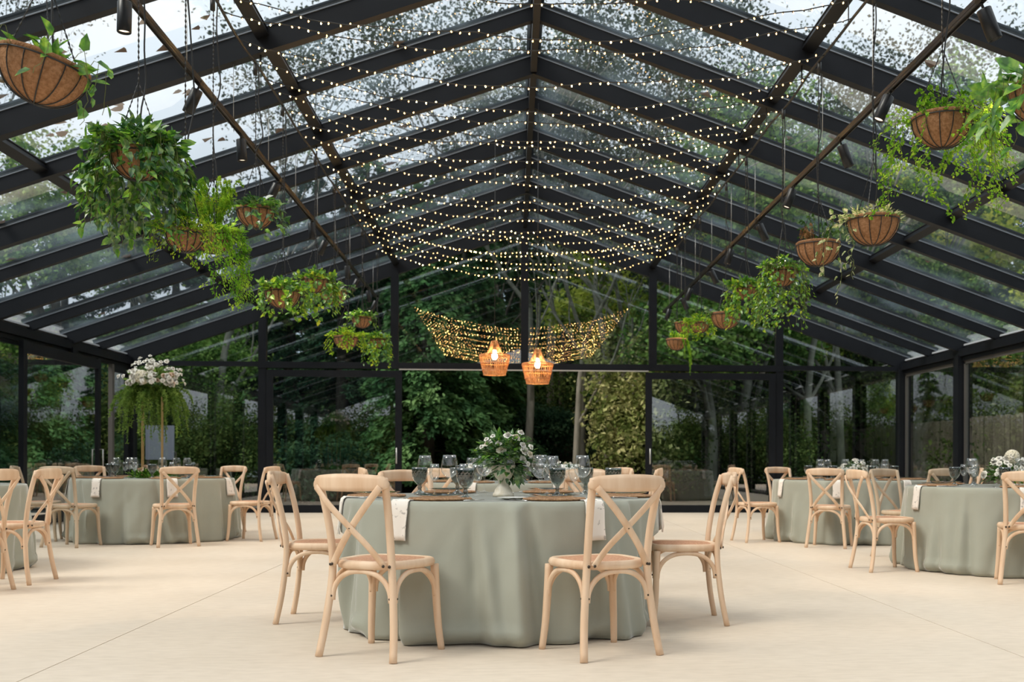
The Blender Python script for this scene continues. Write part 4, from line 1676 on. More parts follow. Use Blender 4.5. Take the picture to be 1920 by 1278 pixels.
def pendant(px, py, d, label):
    x, y = at_depth(px, d)
    z = CAMH + (HZ - py) * d / F2                  # bottom of the shade
    t = thing('pendant_lamp', label, 'pendant lamp', (x, y, z), 0, 'rattan pendant lamps')
    mb = MB()
    prof = [(0.135, 0.0), (0.150, 0.05), (0.170, 0.13), (0.186, 0.20), (0.192, 0.235), (0.180, 0.248), (0.120, 0.255), (0.088, 0.285), (0.066, 0.33), (0.050, 0.38), (0.036, 0.42)]
    n = 44
    rs = random.Random(px)
    for k in range(n):
        a = 2 * PI * k / n
        tw = rs.uniform(-0.10, 0.10)
        pts = [(r * math.cos(a + tw * i / 10), r * math.sin(a + tw * i / 10), zz) for i, (r, zz) in enumerate(prof)]
        mb.tube(pts, [0.0095 if zz < 0.25 else 0.006 for r, zz in prof], 4, flat=0.4, smooth=False)
    for r, zz in ((0.135, 0.0), (0.153, 0.06), (0.172, 0.14), (0.190, 0.225), (0.186, 0.245), (0.118, 0.257), (0.036, 0.42)):
        ring = [(r * 1.02 * math.cos(q / 28 * 2 * PI), r * 1.02 * math.sin(q / 28 * 2 * PI), zz) for q in range(29)]
        mb.tube(ring, 0.006, 5)
    mb.build('shade', M_SHADE, t)
    mb = MB()
    mb.lathe([(0.0, 0.19), (0.020, 0.195), (0.034, 0.22), (0.034, 0.245), (0.022, 0.285), (0.014, 0.31), (0.0, 0.31)], 14)
    tag(mb.build('light_bulb', M_PENDBULB, t), 'glowing warm bulb')
    mb = MB()
    mb.lathe([(0.0, 0.31), (0.018, 0.31), (0.02, 0.37), (0.0, 0.38)], 10)
    mb.tube([(0, 0, 0.37), (0, 0, zroof(x) - 0.10 - z)], 0.004, 5)
    mb.build('cord', M_WIRE, t)


pendant(927, 703, 13.3, 'glowing orange rattan pendant lamp, the left and higher of the two')
pendant(1007.5, 719, 13.2, 'glowing orange rattan pendant lamp, the right and lower of the two')

# ------------------------------------------------------------------ flowers
def bloom_mesh(name, R, layers, mat, n0=5, seed=1, cup=0.8):
    """layered cupped petals"""
    rs = random.Random(seed)
    V, Fq = [], []
    for l in range(layers):
        f = (l + 1) / layers
        open_ = 0.25 + 1.0 * f * cup
        n = n0 + l
        for k in range(n):
            a = 2 * PI * k / n + l * 0.7 + rs.uniform(-.15, .15)
            o = len(V)
            G = 4
            for i in range(G + 1):
                u = i / G
                for j in range(G + 1):
                    v = j / G * 2 - 1
                    wdt = math.sin(PI * min(1, 0.18 + u * 0.72)) * R * 0.72 * (0.5 + 0.5 * f)
                    rad = R * f * (0.15 + 0.95 * u * math.sin(open_ * (0.5 + 0.6 * u)))
                    z = R * (0.2 + 0.95 * u * math.cos(open_ * (0.4 + 0.9 * u)) - 0.30 * f)
                    z += 0.06 * R * (v * v) * u
                    px_ = rad - 0.22 * wdt * v * v
                    V.append((px_ * math.cos(a) - v * wdt * math.sin(a), px_ * math.sin(a) + v * wdt * math.cos(a), z))
            for i in range(G):
                for j in range(G):
                    q = o + i * (G + 1) + j
                    Fq.append((q, q + 1, q + G + 2, q + G + 1))
    return arr_mesh(name, V, Fq, mat, smooth=True)


def hydrangea_mesh(name, R, mat, seed=1):
    rs = np.random.RandomState(seed)
    V, Fq = [], []
    n = 90
    for k in range(n):
        z = 1 - 1.5 * (k + 0.5) / n
        a = k * 2.39996
        r = math.sqrt(max(0, 1 - z * z))
        c = np.array([r * math.cos(a), r * math.sin(a), z])
        t1 = np.cross(c, [0.3, 0.5, 0.8]); t1 /= np.linalg.norm(t1)
        t2 = np.cross(c, t1)
        rot = rs.uniform(0, 6.28)
        s = 0.22 * R * rs.uniform(.85, 1.15)
        for q in range(4):
            b = rot + q * PI / 2
            d = t1 * math.cos(b) + t2 * math.sin(b)
            e = np.cross(c, d)
            base = c * R * 0.93
            o = len(V)
            V += [base, base + d * s * 0.6 + e * s * 0.5 + c * R * 0.07, base + d * s * 1.05 + c * R * 0.05, base + d * s * 0.6 - e * s * 0.5 + c * R * 0.07]
            Fq.append((o, o + 1, o + 2, o + 3))
    return arr_mesh(name, V, Fq, mat)


ROSE = bloom_mesh('rose', 0.030, 4, M_ROSE, 5, 2)
WROSE = bloom_mesh('rose', 0.028, 4, M_WHITEFL, 5, 5)
PROSE = bloom_mesh('rose', 0.026, 4, M_PEACH, 5, 8)
SMALLF = bloom_mesh('blossom', 0.016, 2, M_WHITEFL, 5, 4, 0.9)
HYD = hydrangea_mesh('hydrangea', 0.075, M_ROSE, 3)


def blooms(t, spec, seed):
    """spec: list of (mesh, count, fn(rs)->(pos, dir), scale)"""
    rs = np.random.RandomState(seed)
    for me, n, fn, sc in spec:
        for k in range(n):
            p_, d = fn(rs, k)
            o = link(me.name.split('.')[0], me, t, p_)
            q = Vector(d).to_track_quat('Z', 'Y')
            o.rotation_mode = 'QUATERNION'
            o.rotation_quaternion = q
            s_ = sc * rs.uniform(0.85, 1.2)
            o.scale = (s_, s_, s_)


def dome_fn(c, rx, rz, lo=0.0, front=True, jit=0.12):
    def fn(rs, k):
        a = rs.uniform(0, 2 * PI)
        if front and rs.rand() < 0.6:
            a = -PI / 2 + rs.normal(0, 0.8)
        e = math.asin(rs.uniform(math.sin(lo), 0.98))
        d = np.array([math.cos(a) * math.cos(e), math.sin(a) * math.cos(e), math.sin(e)])
        s_ = rs.uniform(1 - jit, 1 + jit)
        return (c[0] + d[0] * rx * s_, c[1] + d[1] * rx * s_, c[2] + d[2] * rz * s_), d + np.array([0, -0.3, 0.2])
    return fn


def foliage_dome(pl, c, rx, rz, n, size, wr, mi, lo=-0.5):
    rs = pl.rs
    for k in range(n):
        a = rs.uniform(0, 2 * PI)
        e = math.asin(rs.uniform(math.sin(lo), 0.99))
        d = np.array([math.cos(a) * math.cos(e), math.sin(a) * math.cos(e), math.sin(e)])
        s_ = rs.uniform(0.35, 1.0)
        p_ = np.array(c) + d * np.array([rx, rx, rz]) * s_
        pl.leaf(p_, d + np.array([0, 0, 0.1]), np.array([-d[0] * .4, -d[1] * .4, 1.0]), size * rs.uniform(.6, 1.3), size * wr * rs.uniform(.7, 1.2), rs.randint(0, 100) % mi)


# main table vase
vx, vy = on_floor(944, 931, TOP)
t = thing('flower_arrangement', 'cream footed vase of white roses and dark foliage on the front center table', 'flower arrangement', (vx, vy, TOP + 0.001))
mb = MB()
mb.lathe([(0.0, 0.0), (0.062, 0.0), (0.062, 0.018), (0.055, 0.022), (0.050, 0.040), (0.036, 0.060), (0.028, 0.078), (0.032, 0.088), (0.034, 0.098), (0.048, 0.115), (0.060, 0.14), (0.066, 0.165), (0.070, 0.185), (0.065, 0.185), (0.058, 0.15), (0.03, 0.11), (0.0, 0.10)], 36,
         fn=lambda a, z, r: 1 + (0.05 * abs(math.sin(5 * a)) if z > 0.10 else 0.0))
mb.build('vase', M_VASE, t)
pl = Plant(61)
foliage_dome(pl, (0, 0.0, 0.26), 0.16, 0.12, 520, 0.046, 0.55, 3)
foliage_dome(pl, (0.05, -0.02, 0.20), 0.13, 0.12, 200, 0.055, 0.6, 2, -1.3)
pl.z0 = 0.235
for k in range(26):
    a = pl.rs.uniform(0, 2 * PI)
    pl.frond(a, pl.rs.uniform(0.08, 0.17), pl.rs.uniform(0.02, 0.12), 0.0, 0.028, 0.017, 0.5, 0.06, 2, 3)
o = pl.build('foliage', [M_EUCA, M_POTHOS_D, M_POTHOS], t)
for (px, py, dx, mesh_, sc) in ((952, 818, 0, WROSE, 1.15), (967, 822, 1, ROSE, 1.15), (980, 835, 1, WROSE, 0.9), (940, 845, -1, ROSE, 1.2), (935, 832, -1, WROSE, .9), (983, 846, 1, WROSE, 1.3), (980, 862, 1, WROSE, 1.1), (920, 828, -1, SMALLF, 1.3), (912, 824, -1, SMALLF, 1.2), (903, 838, -1, SMALLF, 1.2), (993, 852, 1, ROSE, .9), (924, 818, -1, SMALLF, 1.2), (913, 833, -1, ROSE, .8), (976, 812, 1, WROSE, .9), (995, 838, 1, SMALLF, 1.4), (990, 870, 1, SMALLF, 1.2)):
    d_ = 6.225
    sc *= 0.86
    x_, y_ = at_depth(px, d_)
    z_ = CAMH + (HZ - py) * d_ / F2
    o = link(mesh_.name.split('.')[0], mesh_, t, (x_ - vx, y_ - vy, z_ - TOP))
    o.rotation_mode = 'QUATERNION'
    o.rotation_quaternion = Vector((x_ - vx, -0.9 * 0.15, (z_ - TOP - 0.22) + 0.06)).to_track_quat('Z', 'Y')
    o.scale = (sc, sc, sc)

# tall gold stand on the left table
sx, sy = T_LEFT.x - 0.02, T_LEFT.y + 0.0
t = thing('flower_stand', 'tall brass stand topped with white flowers and hanging fern on the left table', 'flower stand', (sx, sy, TOP + 0.001), 0.25)
mb = MB()
h = 1.06
for a in (-1, 1):
    for b in (-1, 1):
        mb.bar((a * 0.11, b * 0.11, 0), (a * 0.11, b * 0.11, h), 0.012, 0.012, up=(1, 0, 0))
for z_ in (0.006, h):
    for a in (-1, 1):
        mb.bar((a * 0.11, -0.11, z_), (a * 0.11, 0.11, z_), 0.012, 0.012)
        mb.bar((-0.11, a * 0.11, z_), (0.11, a * 0.11, z_), 0.012, 0.012)
mb.build('frame', M_GOLD, t)
pl = Plant(62)
for k in range(64):
    pl.frond(pl.rs.uniform(0, 2 * PI), pl.rs.uniform(0.45, 1.0), pl.rs.uniform(0.04, 0.12), pl.rs.uniform(0.22, 0.70), 0.070, 0.013, 0.17, 0.05, 4, 1)
foliage_dome(pl, (0, 0, 0.08), 0.30, 0.20, 480, 0.075, 0.6, 2, -0.2)
o = pl.build('foliage', [M_FERN_L, M_EUCA], t)
o.location = (0, 0, h)
blooms(t, [(HYD, 1, lambda rs, k: ((-0.10, -0.22, h + 0.14), (-.2, -1, .5)), 1.25), (ROSE, 6, dome_fn((0, 0, h + 0.08), 0.27, 0.20, 0.1), 1.5), (WROSE, 26, dome_fn((0.02, 0, h + 0.06), 0.30, 0.24, 0.0), 1.35), (PROSE, 9, lambda rs, k: ((0.18 + rs.normal(0, .05), -0.2 + rs.normal(0, .03), h + 0.12 + rs.normal(0, .03)), (.3, -1, .4)), 1.2), (SMALLF, 64, dome_fn((0, 0, h + 0.08), 0.33, 0.30, 0.0, True, 0.2), 1.6)], 5)
# ring of low flowers at its foot
t = thing('flower_garland', 'low ring of moss, fern and blush roses at the foot of the brass stand', 'flower arrangement', (sx, sy, TOP + 0.001))
pl = Plant(63)
foliage_dome(pl, (0, 0, 0.0), 0.30, 0.11, 620, 0.05, 0.45, 3, 0.0)
pl.build('foliage', [M_FERN_D, M_POTHOS, M_FERN_D], t)
blooms(t, [(PROSE, 12, dome_fn((0, 0, 0.03), 0.17, 0.11, 0.35), 1.35), (ROSE, 6, dome_fn((0, 0, 0.03), 0.18, 0.10, 0.3), 1.2)], 6)


def low_flowers(x, y, label, seed, rx=0.20, rz=0.16, hyd=0, n=10, name='flower_arrangement'):
    t = thing(name, label, 'flower arrangement', (x, y, TOP + 0.001))
    mb = MB()
    mb.lathe([(0.0, 0.0), (0.05, 0.0), (0.06, 0.03), (0.055, 0.07), (0.05, 0.08), (0.0, 0.075)], 20)
    mb.build('vase', M_VASE, t)
    pl = Plant(seed)
    foliage_dome(pl, (0, 0, 0.08), rx, rz, 300, 0.055, 0.5, 2, -0.25)
    pl.build('foliage', [M_EUCA, M_FERN_D], t)
    sp = [(ROSE, n, dome_fn((0, 0, 0.08), rx, rz, 0.1), 1.2), (WROSE, n, dome_fn((0, 0, 0.08), rx, rz, 0.1), 1.3), (SMALLF, 26, dome_fn((0, 0, 0.09), rx * 1.15, rz * 1.15, 0.0, True, .2), 1.4)]
    if hyd:
        sp.append((HYD, 1, lambda rs, k: ((0.0, -0.10, rz + 0.09), (0, -1, .5)), hyd))
    blooms(t, sp, seed)


rx_, ry_ = at_depth(1888, 9.5)
low_flowers(rx_, ry_, 'white flowers round one big cream hydrangea on the front right table', 71, 0.19, 0.17, 0.95, 7)
rx_, ry_ = at_depth(1600, 13.1)
low_flowers(rx_, ry_, 'small posy of white flowers on the back right table', 72, 0.16, 0.12, 0, 7)
rx_, ry_ = at_depth(1062, 10.9)
low_flowers(rx_, ry_, 'low cream and blush flowers right of center on the table behind the front one', 73, 0.14, 0.09, 0, 8)
rx_, ry_ = at_depth(893, 10.8)
low_flowers(rx_, ry_, 'low cream flowers left of center on the table behind the front one', 74, 0.13, 0.07, 0, 8)
# ------------------------------------------------------------------ grounds outside
def terrain_z(x, y):
    z = -0.06
    if y > 25:
        z += min((y - 25) * 0.24, 7.5) * (0.8 + 0.2 * math.sin(x * 0.2))
    if abs(x) > 13:
        z += min((abs(x) - 13) * 0.10, 1.6)
    return z


M_EARTH = principled('leaf_litter_earth', (0.016, 0.013, 0.008), 0.95, noise=(0.7, (0.026, 0.032, 0.012), 8), spec=0.05)
mb = MB()
gx = [-48 + i * 2.0 for i in range(49)]
gy = [-30 + i * 2.0 for i in range(46)]
vs = [(x, y, terrain_z(x, y)) for y in gy for x in gx]
fs = []
for j in range(len(gy) - 1):
    for i in range(len(gx) - 1):
        fs.append((j * len(gx) + i, j * len(gx) + i + 1, (j + 1) * len(gx) + i + 1, (j + 1) * len(gx) + i))
mb.add(vs, fs, 0, True)
o = mb.build('terrain', M_EARTH)
tag(o, 'dark earth bank rising behind the hall', kind='structure')
M_GRAVEL = principled('pale_gravel', (0.30, 0.28, 0.25), 0.9, noise=(40, (0.40, 0.37, 0.33), 3))
mb = MB()
mb.box((8.6, 12, -0.03), (1.6, 18, 0.06))
mb.box((-8.1, 12, -0.03), (1.6, 18, 0.06))
tag(mb.build('path', M_GRAVEL), 'pale gravel strip along the glass side walls', kind='structure')


# ------------------------------------------------------------------ trees (a few models, many individual copies)
def leaf_quads(P, D, Nn, L, W):
    S = np.cross(D, Nn)
    S /= np.maximum(np.linalg.norm(S, axis=1, keepdims=True), 1e-6)
    Nn = np.cross(S, D)
    L = L[:, None]; W = W[:, None]
    V = np.stack([P, P + D * 0.45 * L + S * 0.5 * W + Nn * 0.08 * L, P + D * L, P + D * 0.45 * L - S * 0.5 * W + Nn * 0.08 * L], axis=1).reshape(-1, 3)
    Fq = np.arange(len(P) * 4).reshape(-1, 4)
    return V, Fq


def unit(v):
    return v / np.maximum(np.linalg.norm(v, axis=1, keepdims=True), 1e-6)


def conifer_meshes(H, R, seed, n, mat, base=0.0, leaf=0.17, droop=0.35, wid=0.45, nb=170):
    rs = np.random.RandomState(seed)
    bt = np.sort(rs.uniform(0, 1, nb)) ** 0.9
    ba = rs.uniform(0, 2 * PI, nb)
    bl = R * (1 - bt) ** 0.75 * rs.uniform(0.7, 1.1, nb) + 0.15
    w = bl ** 1.4
    idx = rs.choice(nb, n, p=w / w.sum())
    s = rs.uniform(0.12, 1, n) ** 0.7
    out = np.stack([np.cos(ba), np.sin(ba), np.zeros(nb)], 1)[idx]
    lat = np.stack([-out[:, 1], out[:, 0], np.zeros(n)], 1)
    Lb = bl[idx]
    z0 = base + (H - base) * bt[idx]
    P = out * (s * Lb)[:, None] + lat * (rs.normal(0, 0.14, n) * (0.4 + Lb * s * 0.5))[:, None]
    P[:, 2] += z0 + 0.12 * Lb * s - droop * Lb * s ** 2 + rs.normal(0, 0.07, n) - rs.uniform(0, 0.16, n) * s
    D = unit(out * 0.7 + lat * rs.normal(0, 0.6, n)[:, None] + np.stack([np.zeros(n), np.zeros(n), rs.uniform(-1.0, 0.1, n)], 1))
    Nn = rs.normal(0, 0.45, (n, 3)) + np.array([0, 0, 1.0])
    L = leaf * rs.uniform(0.6, 1.4, n)
    V, Fq = leaf_quads(P, D, Nn, L, L * wid)
    crown = arr_mesh('crown', V, Fq, mat)
    mb = MB()
    mb.tube([(0, 0, -0.3), (0.03, 0, H * .3), (0, 0.03, H * .65), (0, 0, H * .97)], [0.02 * H + .06, 0.016 * H + .04, 0.010 * H + .02, 0.01], 9)
    for k in range(0, nb, 3):
        z = base + (H - base) * bt[k]
        a = ba[k]
        l = bl[k] * .8
        mb.tube([(0, 0, z), (l * .5 * math.cos(a), l * .5 * math.sin(a), z + .05 * l), (l * math.cos(a), l * math.sin(a), z - droop * l * .5)], [0.03, 0.018, 0.006], 4, cap=False)
    return crown, mb


def grow(mb, rs, p, d, L, r, depth, tips, maxd, spread=0.55, up=0.12, n=(2, 3)):
    pts = [p]
    q = p.copy()
    dd = d.copy()
    for k in range(4):
        dd = (dd + Vector((rs.normal(0, .10), rs.normal(0, .10), rs.normal(0, .06) + up * .2))).normalized()
        q = q + dd * (L / 4)
        pts.append(q.copy())
    r2 = r * (0.62 if depth < maxd else 0.3)
    mb.tube(pts, [r + (r2 - r) * i / 4 for i in range(5)], 7 if depth < 2 else 4, cap=False)
    if depth >= maxd - 1:
        for q_ in pts[2:]:
            tips.append(q_)
    if depth >= maxd:
        return
    for k in range(rs.randint(n[0], n[1] + 1)):
        i = rs.randint(2, 5)
        ax = Vector((rs.normal(0, 1), rs.normal(0, 1), rs.normal(0, .4)))
        nd = (dd + ax * spread + Vector((0, 0, up))).normalized()
        grow(mb, rs, pts[i], nd, L * rs.uniform(.58, .85), r2 * rs.uniform(.6, .95), depth + 1, tips, maxd, spread, up, n)


def broad_meshes(H, seed, nleaf, mat, leaf=0.14, trunk=0.16, blob=0.55, maxd=4, wid=0.8, lean=(0, 0), hang=0.3, first=0.32, spread=0.55, n=(2, 3), up=0.12):
    rs = np.random.RandomState(seed)
    mb = MB()
    tips = []
    p = Vector((0, 0, -0.3))
    d = Vector((lean[0], lean[1], 1)).normalized()
    grow(mb, rs, p, d, H * first, trunk, 0, tips, maxd, spread, up, n)
    if not nleaf:
        return None, mb
    T = np.array([tuple(t) for t in tips])
    idx = rs.choice(len(T), nleaf)
    P = T[idx] + rs.normal(0, blob * 0.5, (nleaf, 3)) * np.array([1, 1, 0.75])
    D = unit(rs.normal(0, 1, (nleaf, 3)) + np.array([0, 0, -hang]))
    Nn = rs.normal(0, 0.6, (nleaf, 3)) + np.array([0, 0, 1.0])
    L = leaf * rs.uniform(0.6, 1.35, nleaf)
    V, Fq = leaf_quads(P, D, Nn, L, L * wid)
    return arr_mesh('crown', V, Fq, mat), mb


def shrub_meshes(H, R, seed, nleaf, mat, leaf=0.11, wid=0.7):
    rs = np.random.RandomState(seed)
    nb = 26
    C = np.stack([rs.normal(0, R * .45, nb), rs.normal(0, R * .45, nb), H * rs.uniform(.12, .88, nb)], 1)
    idx = rs.choice(nb, nleaf)
    P = C[idx] + rs.normal(0, 1, (nleaf, 3)) * np.array([R * .22, R * .22, H * .10])
    P[:, 2] = np.maximum(P[:, 2], 0.03)
    D = unit(rs.normal(0, 1, (nleaf, 3)) + np.array([0, 0, -.2]))
    Nn = rs.normal(0, 0.6, (nleaf, 3)) + np.array([0, 0, 1.0])
    L = leaf * rs.uniform(0.6, 1.35, nleaf)
    V, Fq = leaf_quads(P, D, Nn, L, L * wid)
    mb = MB()
    for c in C[::2]:
        mb.tube([(0, 0, -.1), (c[0] * .5, c[1] * .5, c[2] * .5), tuple(c)], [0.03, 0.018, 0.006], 4, cap=False)
    return arr_mesh('crown', V, Fq, mat), mb


class Kind:
    def __init__(self, name, cat, crown, trunk, bark):
        self.name, self.cat, self.crown, self.bark = name, cat, crown, bark
        o = trunk.build('trunk', bark)
        self.trunk = o.data
        bpy.data.objects.remove(o)


KINDS = {
    'spruce': Kind('spruce_tree', 'tree', *conifer_meshes(13, 2.6, 1, 30000, T_DARK, 0.6, 0.20, 0.35), M_BARK),
    'cypress': Kind('cypress_tree', 'tree', *conifer_meshes(8.5, 2.1, 2, 32000, T_CYPRESS, 0.7, 0.17, 0.55, 0.6, 150), M_BARK),
    'maple': Kind('maple_tree', 'tree', *broad_meshes(11, 3, 16000, T_YELLOW, 0.16, 0.17, 0.75, 5, 0.9), M_BARK_PALE),
    'oak': Kind('broadleaf_tree', 'tree', *broad_meshes(12, 4, 20000, T_MID, 0.15, 0.24, 0.8, 5, 0.8), M_BARK_PALE),
    'thin': Kind('slender_tree', 'tree', *broad_meshes(12, 5, 7000, T_GREY, 0.095, 0.12, 0.6, 5, 0.7, (0.05, 0), 0.3, 0.40, 0.42), M_BARK_PALE),
    'bare': Kind('bare_tree', 'tree', *broad_meshes(15, 6, 7000, T_GREY, 0.075, 0.17, 0.5, 6, 0.7, (-0.04, 0), 0.3, 0.34, 0.40, (2, 3), 0.22), M_BARK),
    'pale': Kind('pale_shrub', 'shrub', *shrub_meshes(4.2, 1.2, 7, 9000, T_PALE, 0.13), M_BARK),
    'bush': Kind('dark_bush', 'shrub', *shrub_meshes(1.7, 1.1, 8, 7000, T_DARK, 0.11, 0.7), M_BARK),
    'laurel': Kind('green_bush', 'shrub', *shrub_meshes(3.2, 1.5, 9, 11000, T_SHRUB, 0.11, 0.6), M_BARK),
}
PHR = {'spruce': 'dark green spruce', 'cypress': 'drooping green cypress', 'maple': 'yellow-green autumn maple', 'oak': 'mid green broadleaf tree', 'thin': 'slender grey-trunked tree', 'bare': 'nearly bare tall tree', 'pale': 'pale yellowish tall shrub', 'bush': 'low dark bush', 'laurel': 'loose green bush'}
placed = []


def tree(kind, x, y, s=1.0, rz=0.0, zone='back', z=None):
    placed.append((kind, x, y, s, rz, zone, z))


def tpx(kind, px, d, s=1.0, rz=0.0, zone='back'):
    x, y = at_depth(px, d)
    tree(kind, x, y, s, rz, zone)


rt = np.random.RandomState(21)
# seen through the open doorway
tpx('cypress', 800, 26.0, 0.9, 0.4); tpx('cypress', 872, 28.5, 0.95, 2.2); tpx('cypress', 700, 29, 1.0, 4.0)
tpx('thin', 983, 27, 1.0, 0.3); tpx('thin', 1092, 28, 1.05, 2.0); tpx('thin', 1040, 32, 1.1, 3.1); tpx('thin', 1145, 27, 1.1, 4.6); tpx('thin', 1122, 31, 1.1, 5.2)
tpx('pale', 1188, 25.5, 0.95, 0.5); tpx('pale', 1235, 28, 1.1, 1.9)
tpx('bush', 1010, 30, 1.0, 1.0); tpx('bush', 925, 27.5, 0.8, 2.0); tpx('thin', 1075, 25.5, 0.85, 1.0); tpx('thin', 1160, 26, 0.9, 0.2)
# behind the right door and right corner
tpx('oak', 1335, 26.0, 0.8, 0.8); tpx('oak', 1392, 27.5, 0.8, 3.9); tpx('maple', 1135, 30, 0.8, 0.9); tpx('maple', 1235, 28.5, 0.75, 2.6); tpx('maple', 1560, 30, 0.75, 4.2)
tpx('oak', 1500, 33, 1.0, 1.2); tpx('laurel', 1430, 26.5, 0.8, 0.7); tpx('laurel', 1270, 26.5, 0.9, 2.7); tpx('thin', 1580, 28, 1.0, 4.1); tpx('oak', 1640, 32, 0.95, 5.0)
tpx('maple', 1690, 36, 1.1, 1.4); tpx('thin', 1520, 27, 1.0, 2.2)
# left behind the left door and corner
tpx('spruce', 640, 27, 0.62, 0.1); tpx('spruce', 545, 29, 0.65, 1.7); tpx('oak', 430, 27, 0.62, 0.5); tpx('oak', 330, 29, 0.7, 3.3); tpx('laurel', 400, 24.5, 0.85, 1.3); tpx('laurel', 345, 26, 1.0, 2.9)
tpx('thin', 415, 26, 1.0, 2.5); tpx('bush', 590, 24.8, 0.9, 0.2); tpx('laurel', 250, 25, 1.0, 4.4); tpx('spruce', 250, 30, .62, 5.5)
# rows on the bank
for px, d, k, sc in ((120, 34, 'spruce', .62), (330, 36, 'spruce', .7), (470, 35, 'cypress', 1.0), (590, 34, 'spruce', .72), (690, 36, 'spruce', .8), (770, 33, 'cypress', 1.05), (845, 34, 'spruce', .74), (925, 36, 'cypress', 1.1), (905, 33, 'bare', .8), (1005, 37, 'bare', .8), (1060, 34, 'bare', .75), (1030, 37, 'cypress', 1.0), (1110, 36, 'cypress', 1.05), (1200, 37, 'oak', .8),
                 (1310, 36, 'maple', .9), (1400, 35, 'oak', .8), (1480, 38, 'oak', .85), (1600, 37, 'spruce', .7), (1750, 37, 'oak', .8), (1880, 36, 'oak', .8), (960, 35, 'laurel', 1.3), (880, 37, 'laurel', 1.3)):
    tpx(k, px, d, sc, rt.uniform(0, 6.28))
# left of the hall
for x, y, k, s in ((-10.6, 21.5, 'spruce', 0.48), (-11.5, 17.5, 'cypress', 0.75), (-12.5, 23.5, 'oak', 0.7), (-14.5, 19.0, 'spruce', 0.6), (-13.2, 14.0, 'oak', 0.6), (-16.5, 15.0, 'spruce', 0.65), (-17.5, 24.0, 'spruce', 0.85), (-19, 19, 'oak', 0.85),
                   (-11.2, 11.5, 'laurel', 1.0), (-10.4, 24.5, 'laurel', 1.0), (-14.5, 10.0, 'bare', 1.0), (-12.0, 19.8, 'bare', 1.05), (-15.5, 27, 'bare', 1.1), (-10.8, 26.5, 'bare', 1.0), (-18.5, 11, 'bare', 1.1), (-10.6, 14.8, 'laurel', 0.9), (-22, 26, 'oak', 1.0)):
    tree(k, x, y, s, rt.uniform(0, 6.28), 'left')
# right of the hall, beyond the fence
for x, y, k, s in ((12.2, 21.0, 'oak', 0.6), (13.0, 25.5, 'maple', 0.7), (12.6, 16.5, 'oak', 0.58), (15.5, 19.0, 'oak', 0.7), (16.5, 24.5, 'spruce', 0.6), (13.5, 12.5, 'maple', 0.55), (17, 14.5, 'oak', 0.65), (11.8, 29, 'laurel', 1.3), (18.5, 28, 'oak', .8), (11.9, 23.2, 'laurel', 1.0), (12.0, 18.8, 'laurel', 1.0)):
    tree(k, x, y, s, rt.uniform(0, 6.28), 'right')
# unseen rows added behind the camera to darken the glass reflections
for i_ in range(13):
    x = -18 + i_ * 3.0 + rt.uniform(-.6, .6)
    tree(('spruce', 'oak', 'cypress', 'laurel')[i_ % 4], x, -11.5 - rt.uniform(0, 3), (0.5, 0.5, 0.7, 1.2)[i_ % 4], rt.uniform(0, 6.28), 'front')

for i_ in range(26):  # unseen hedge added to close bright sky gaps in the reflections
    tree('laurel', -22.5 + i_ * 1.8, -10.2 + rt.uniform(-.5, .5), rt.uniform(1.05, 1.3), rt.uniform(0, 6.28), 'front')
for i_ in range(10):  # side rows added out of view to block sky mirrored in the panes
    tree('laurel', -13.4 + rt.uniform(-.5, .5), -8 + i_ * 1.9, rt.uniform(1.0, 1.25), rt.uniform(0, 6.28), 'left')
    tree('laurel', 13.4 + rt.uniform(-.5, .5), -8 + i_ * 1.9, rt.uniform(1.0, 1.25), rt.uniform(0, 6.28), 'right')
for x, y, k, sc in ((16, -9, 'oak', .6), (20, -5, 'spruce', .6), (17, 0, 'oak', .6), (20, 5, 'oak', .65), (-16, -9, 'oak', .6), (-19, -4, 'spruce', .6), (-16, 1, 'oak', .6), (-19, 6, 'cypress', .9), (24, -12, 'oak', .8), (-24, -12, 'oak', .8)):  # more unseen trees added to keep the mirrored sky dark
    tree(k, x, y, sc, rt.uniform(0, 6.28), 'front')
for px, d, k, sc in ((1700, 33, 'laurel', 1.3), (1780, 33.5, 'laurel', 1.3), (1640, 34, 'laurel', 1.4), (1580, 34, 'laurel', 1.4), (1480, 33, 'laurel', 1.4), (1720, 33, 'oak', .7), (1820, 31, 'oak', .7), (1040, 35, 'laurel', 1.1), (945, 32, 'laurel', 1.15)):
    tpx(k, px, d, sc, rt.uniform(0, 6.28))

ZN = {'back': 'behind the gable wall', 'left': 'beyond the left glass wall', 'right': 'beyond the right side fence', 'front': 'added out of view to darken glass reflections'}
cnt = {}
allk = {}
for p_ in placed:
    allk.setdefault((p_[0], p_[5]), []).append(p_)
for (kind, zone), lst in allk.items():
    side = zone in ('left', 'right')
    lst.sort(key=lambda q: -q[2] if side else q[1] / q[2] if zone == 'back' else q[1])
    for i, (k_, x, y, s, rz, zn, z) in enumerate(lst):
        kd = KINDS[kind]
        order = ', %s from the %s' % (ORD[i], 'back' if side else 'left') if len(lst) > 1 else ''
        t = thing(kd.name, PHR[kind] + ' ' + ZN[zone] + order, kd.cat, (x, y, terrain_z(x, y)), rz, ('trees' if kd.cat == 'tree' else 'shrubs') + ' around the hall')
        t.scale = (s, s, s)
        if kd.crown is not None:
            link('crown', kd.crown, t)
        link('trunk', kd.trunk, t)

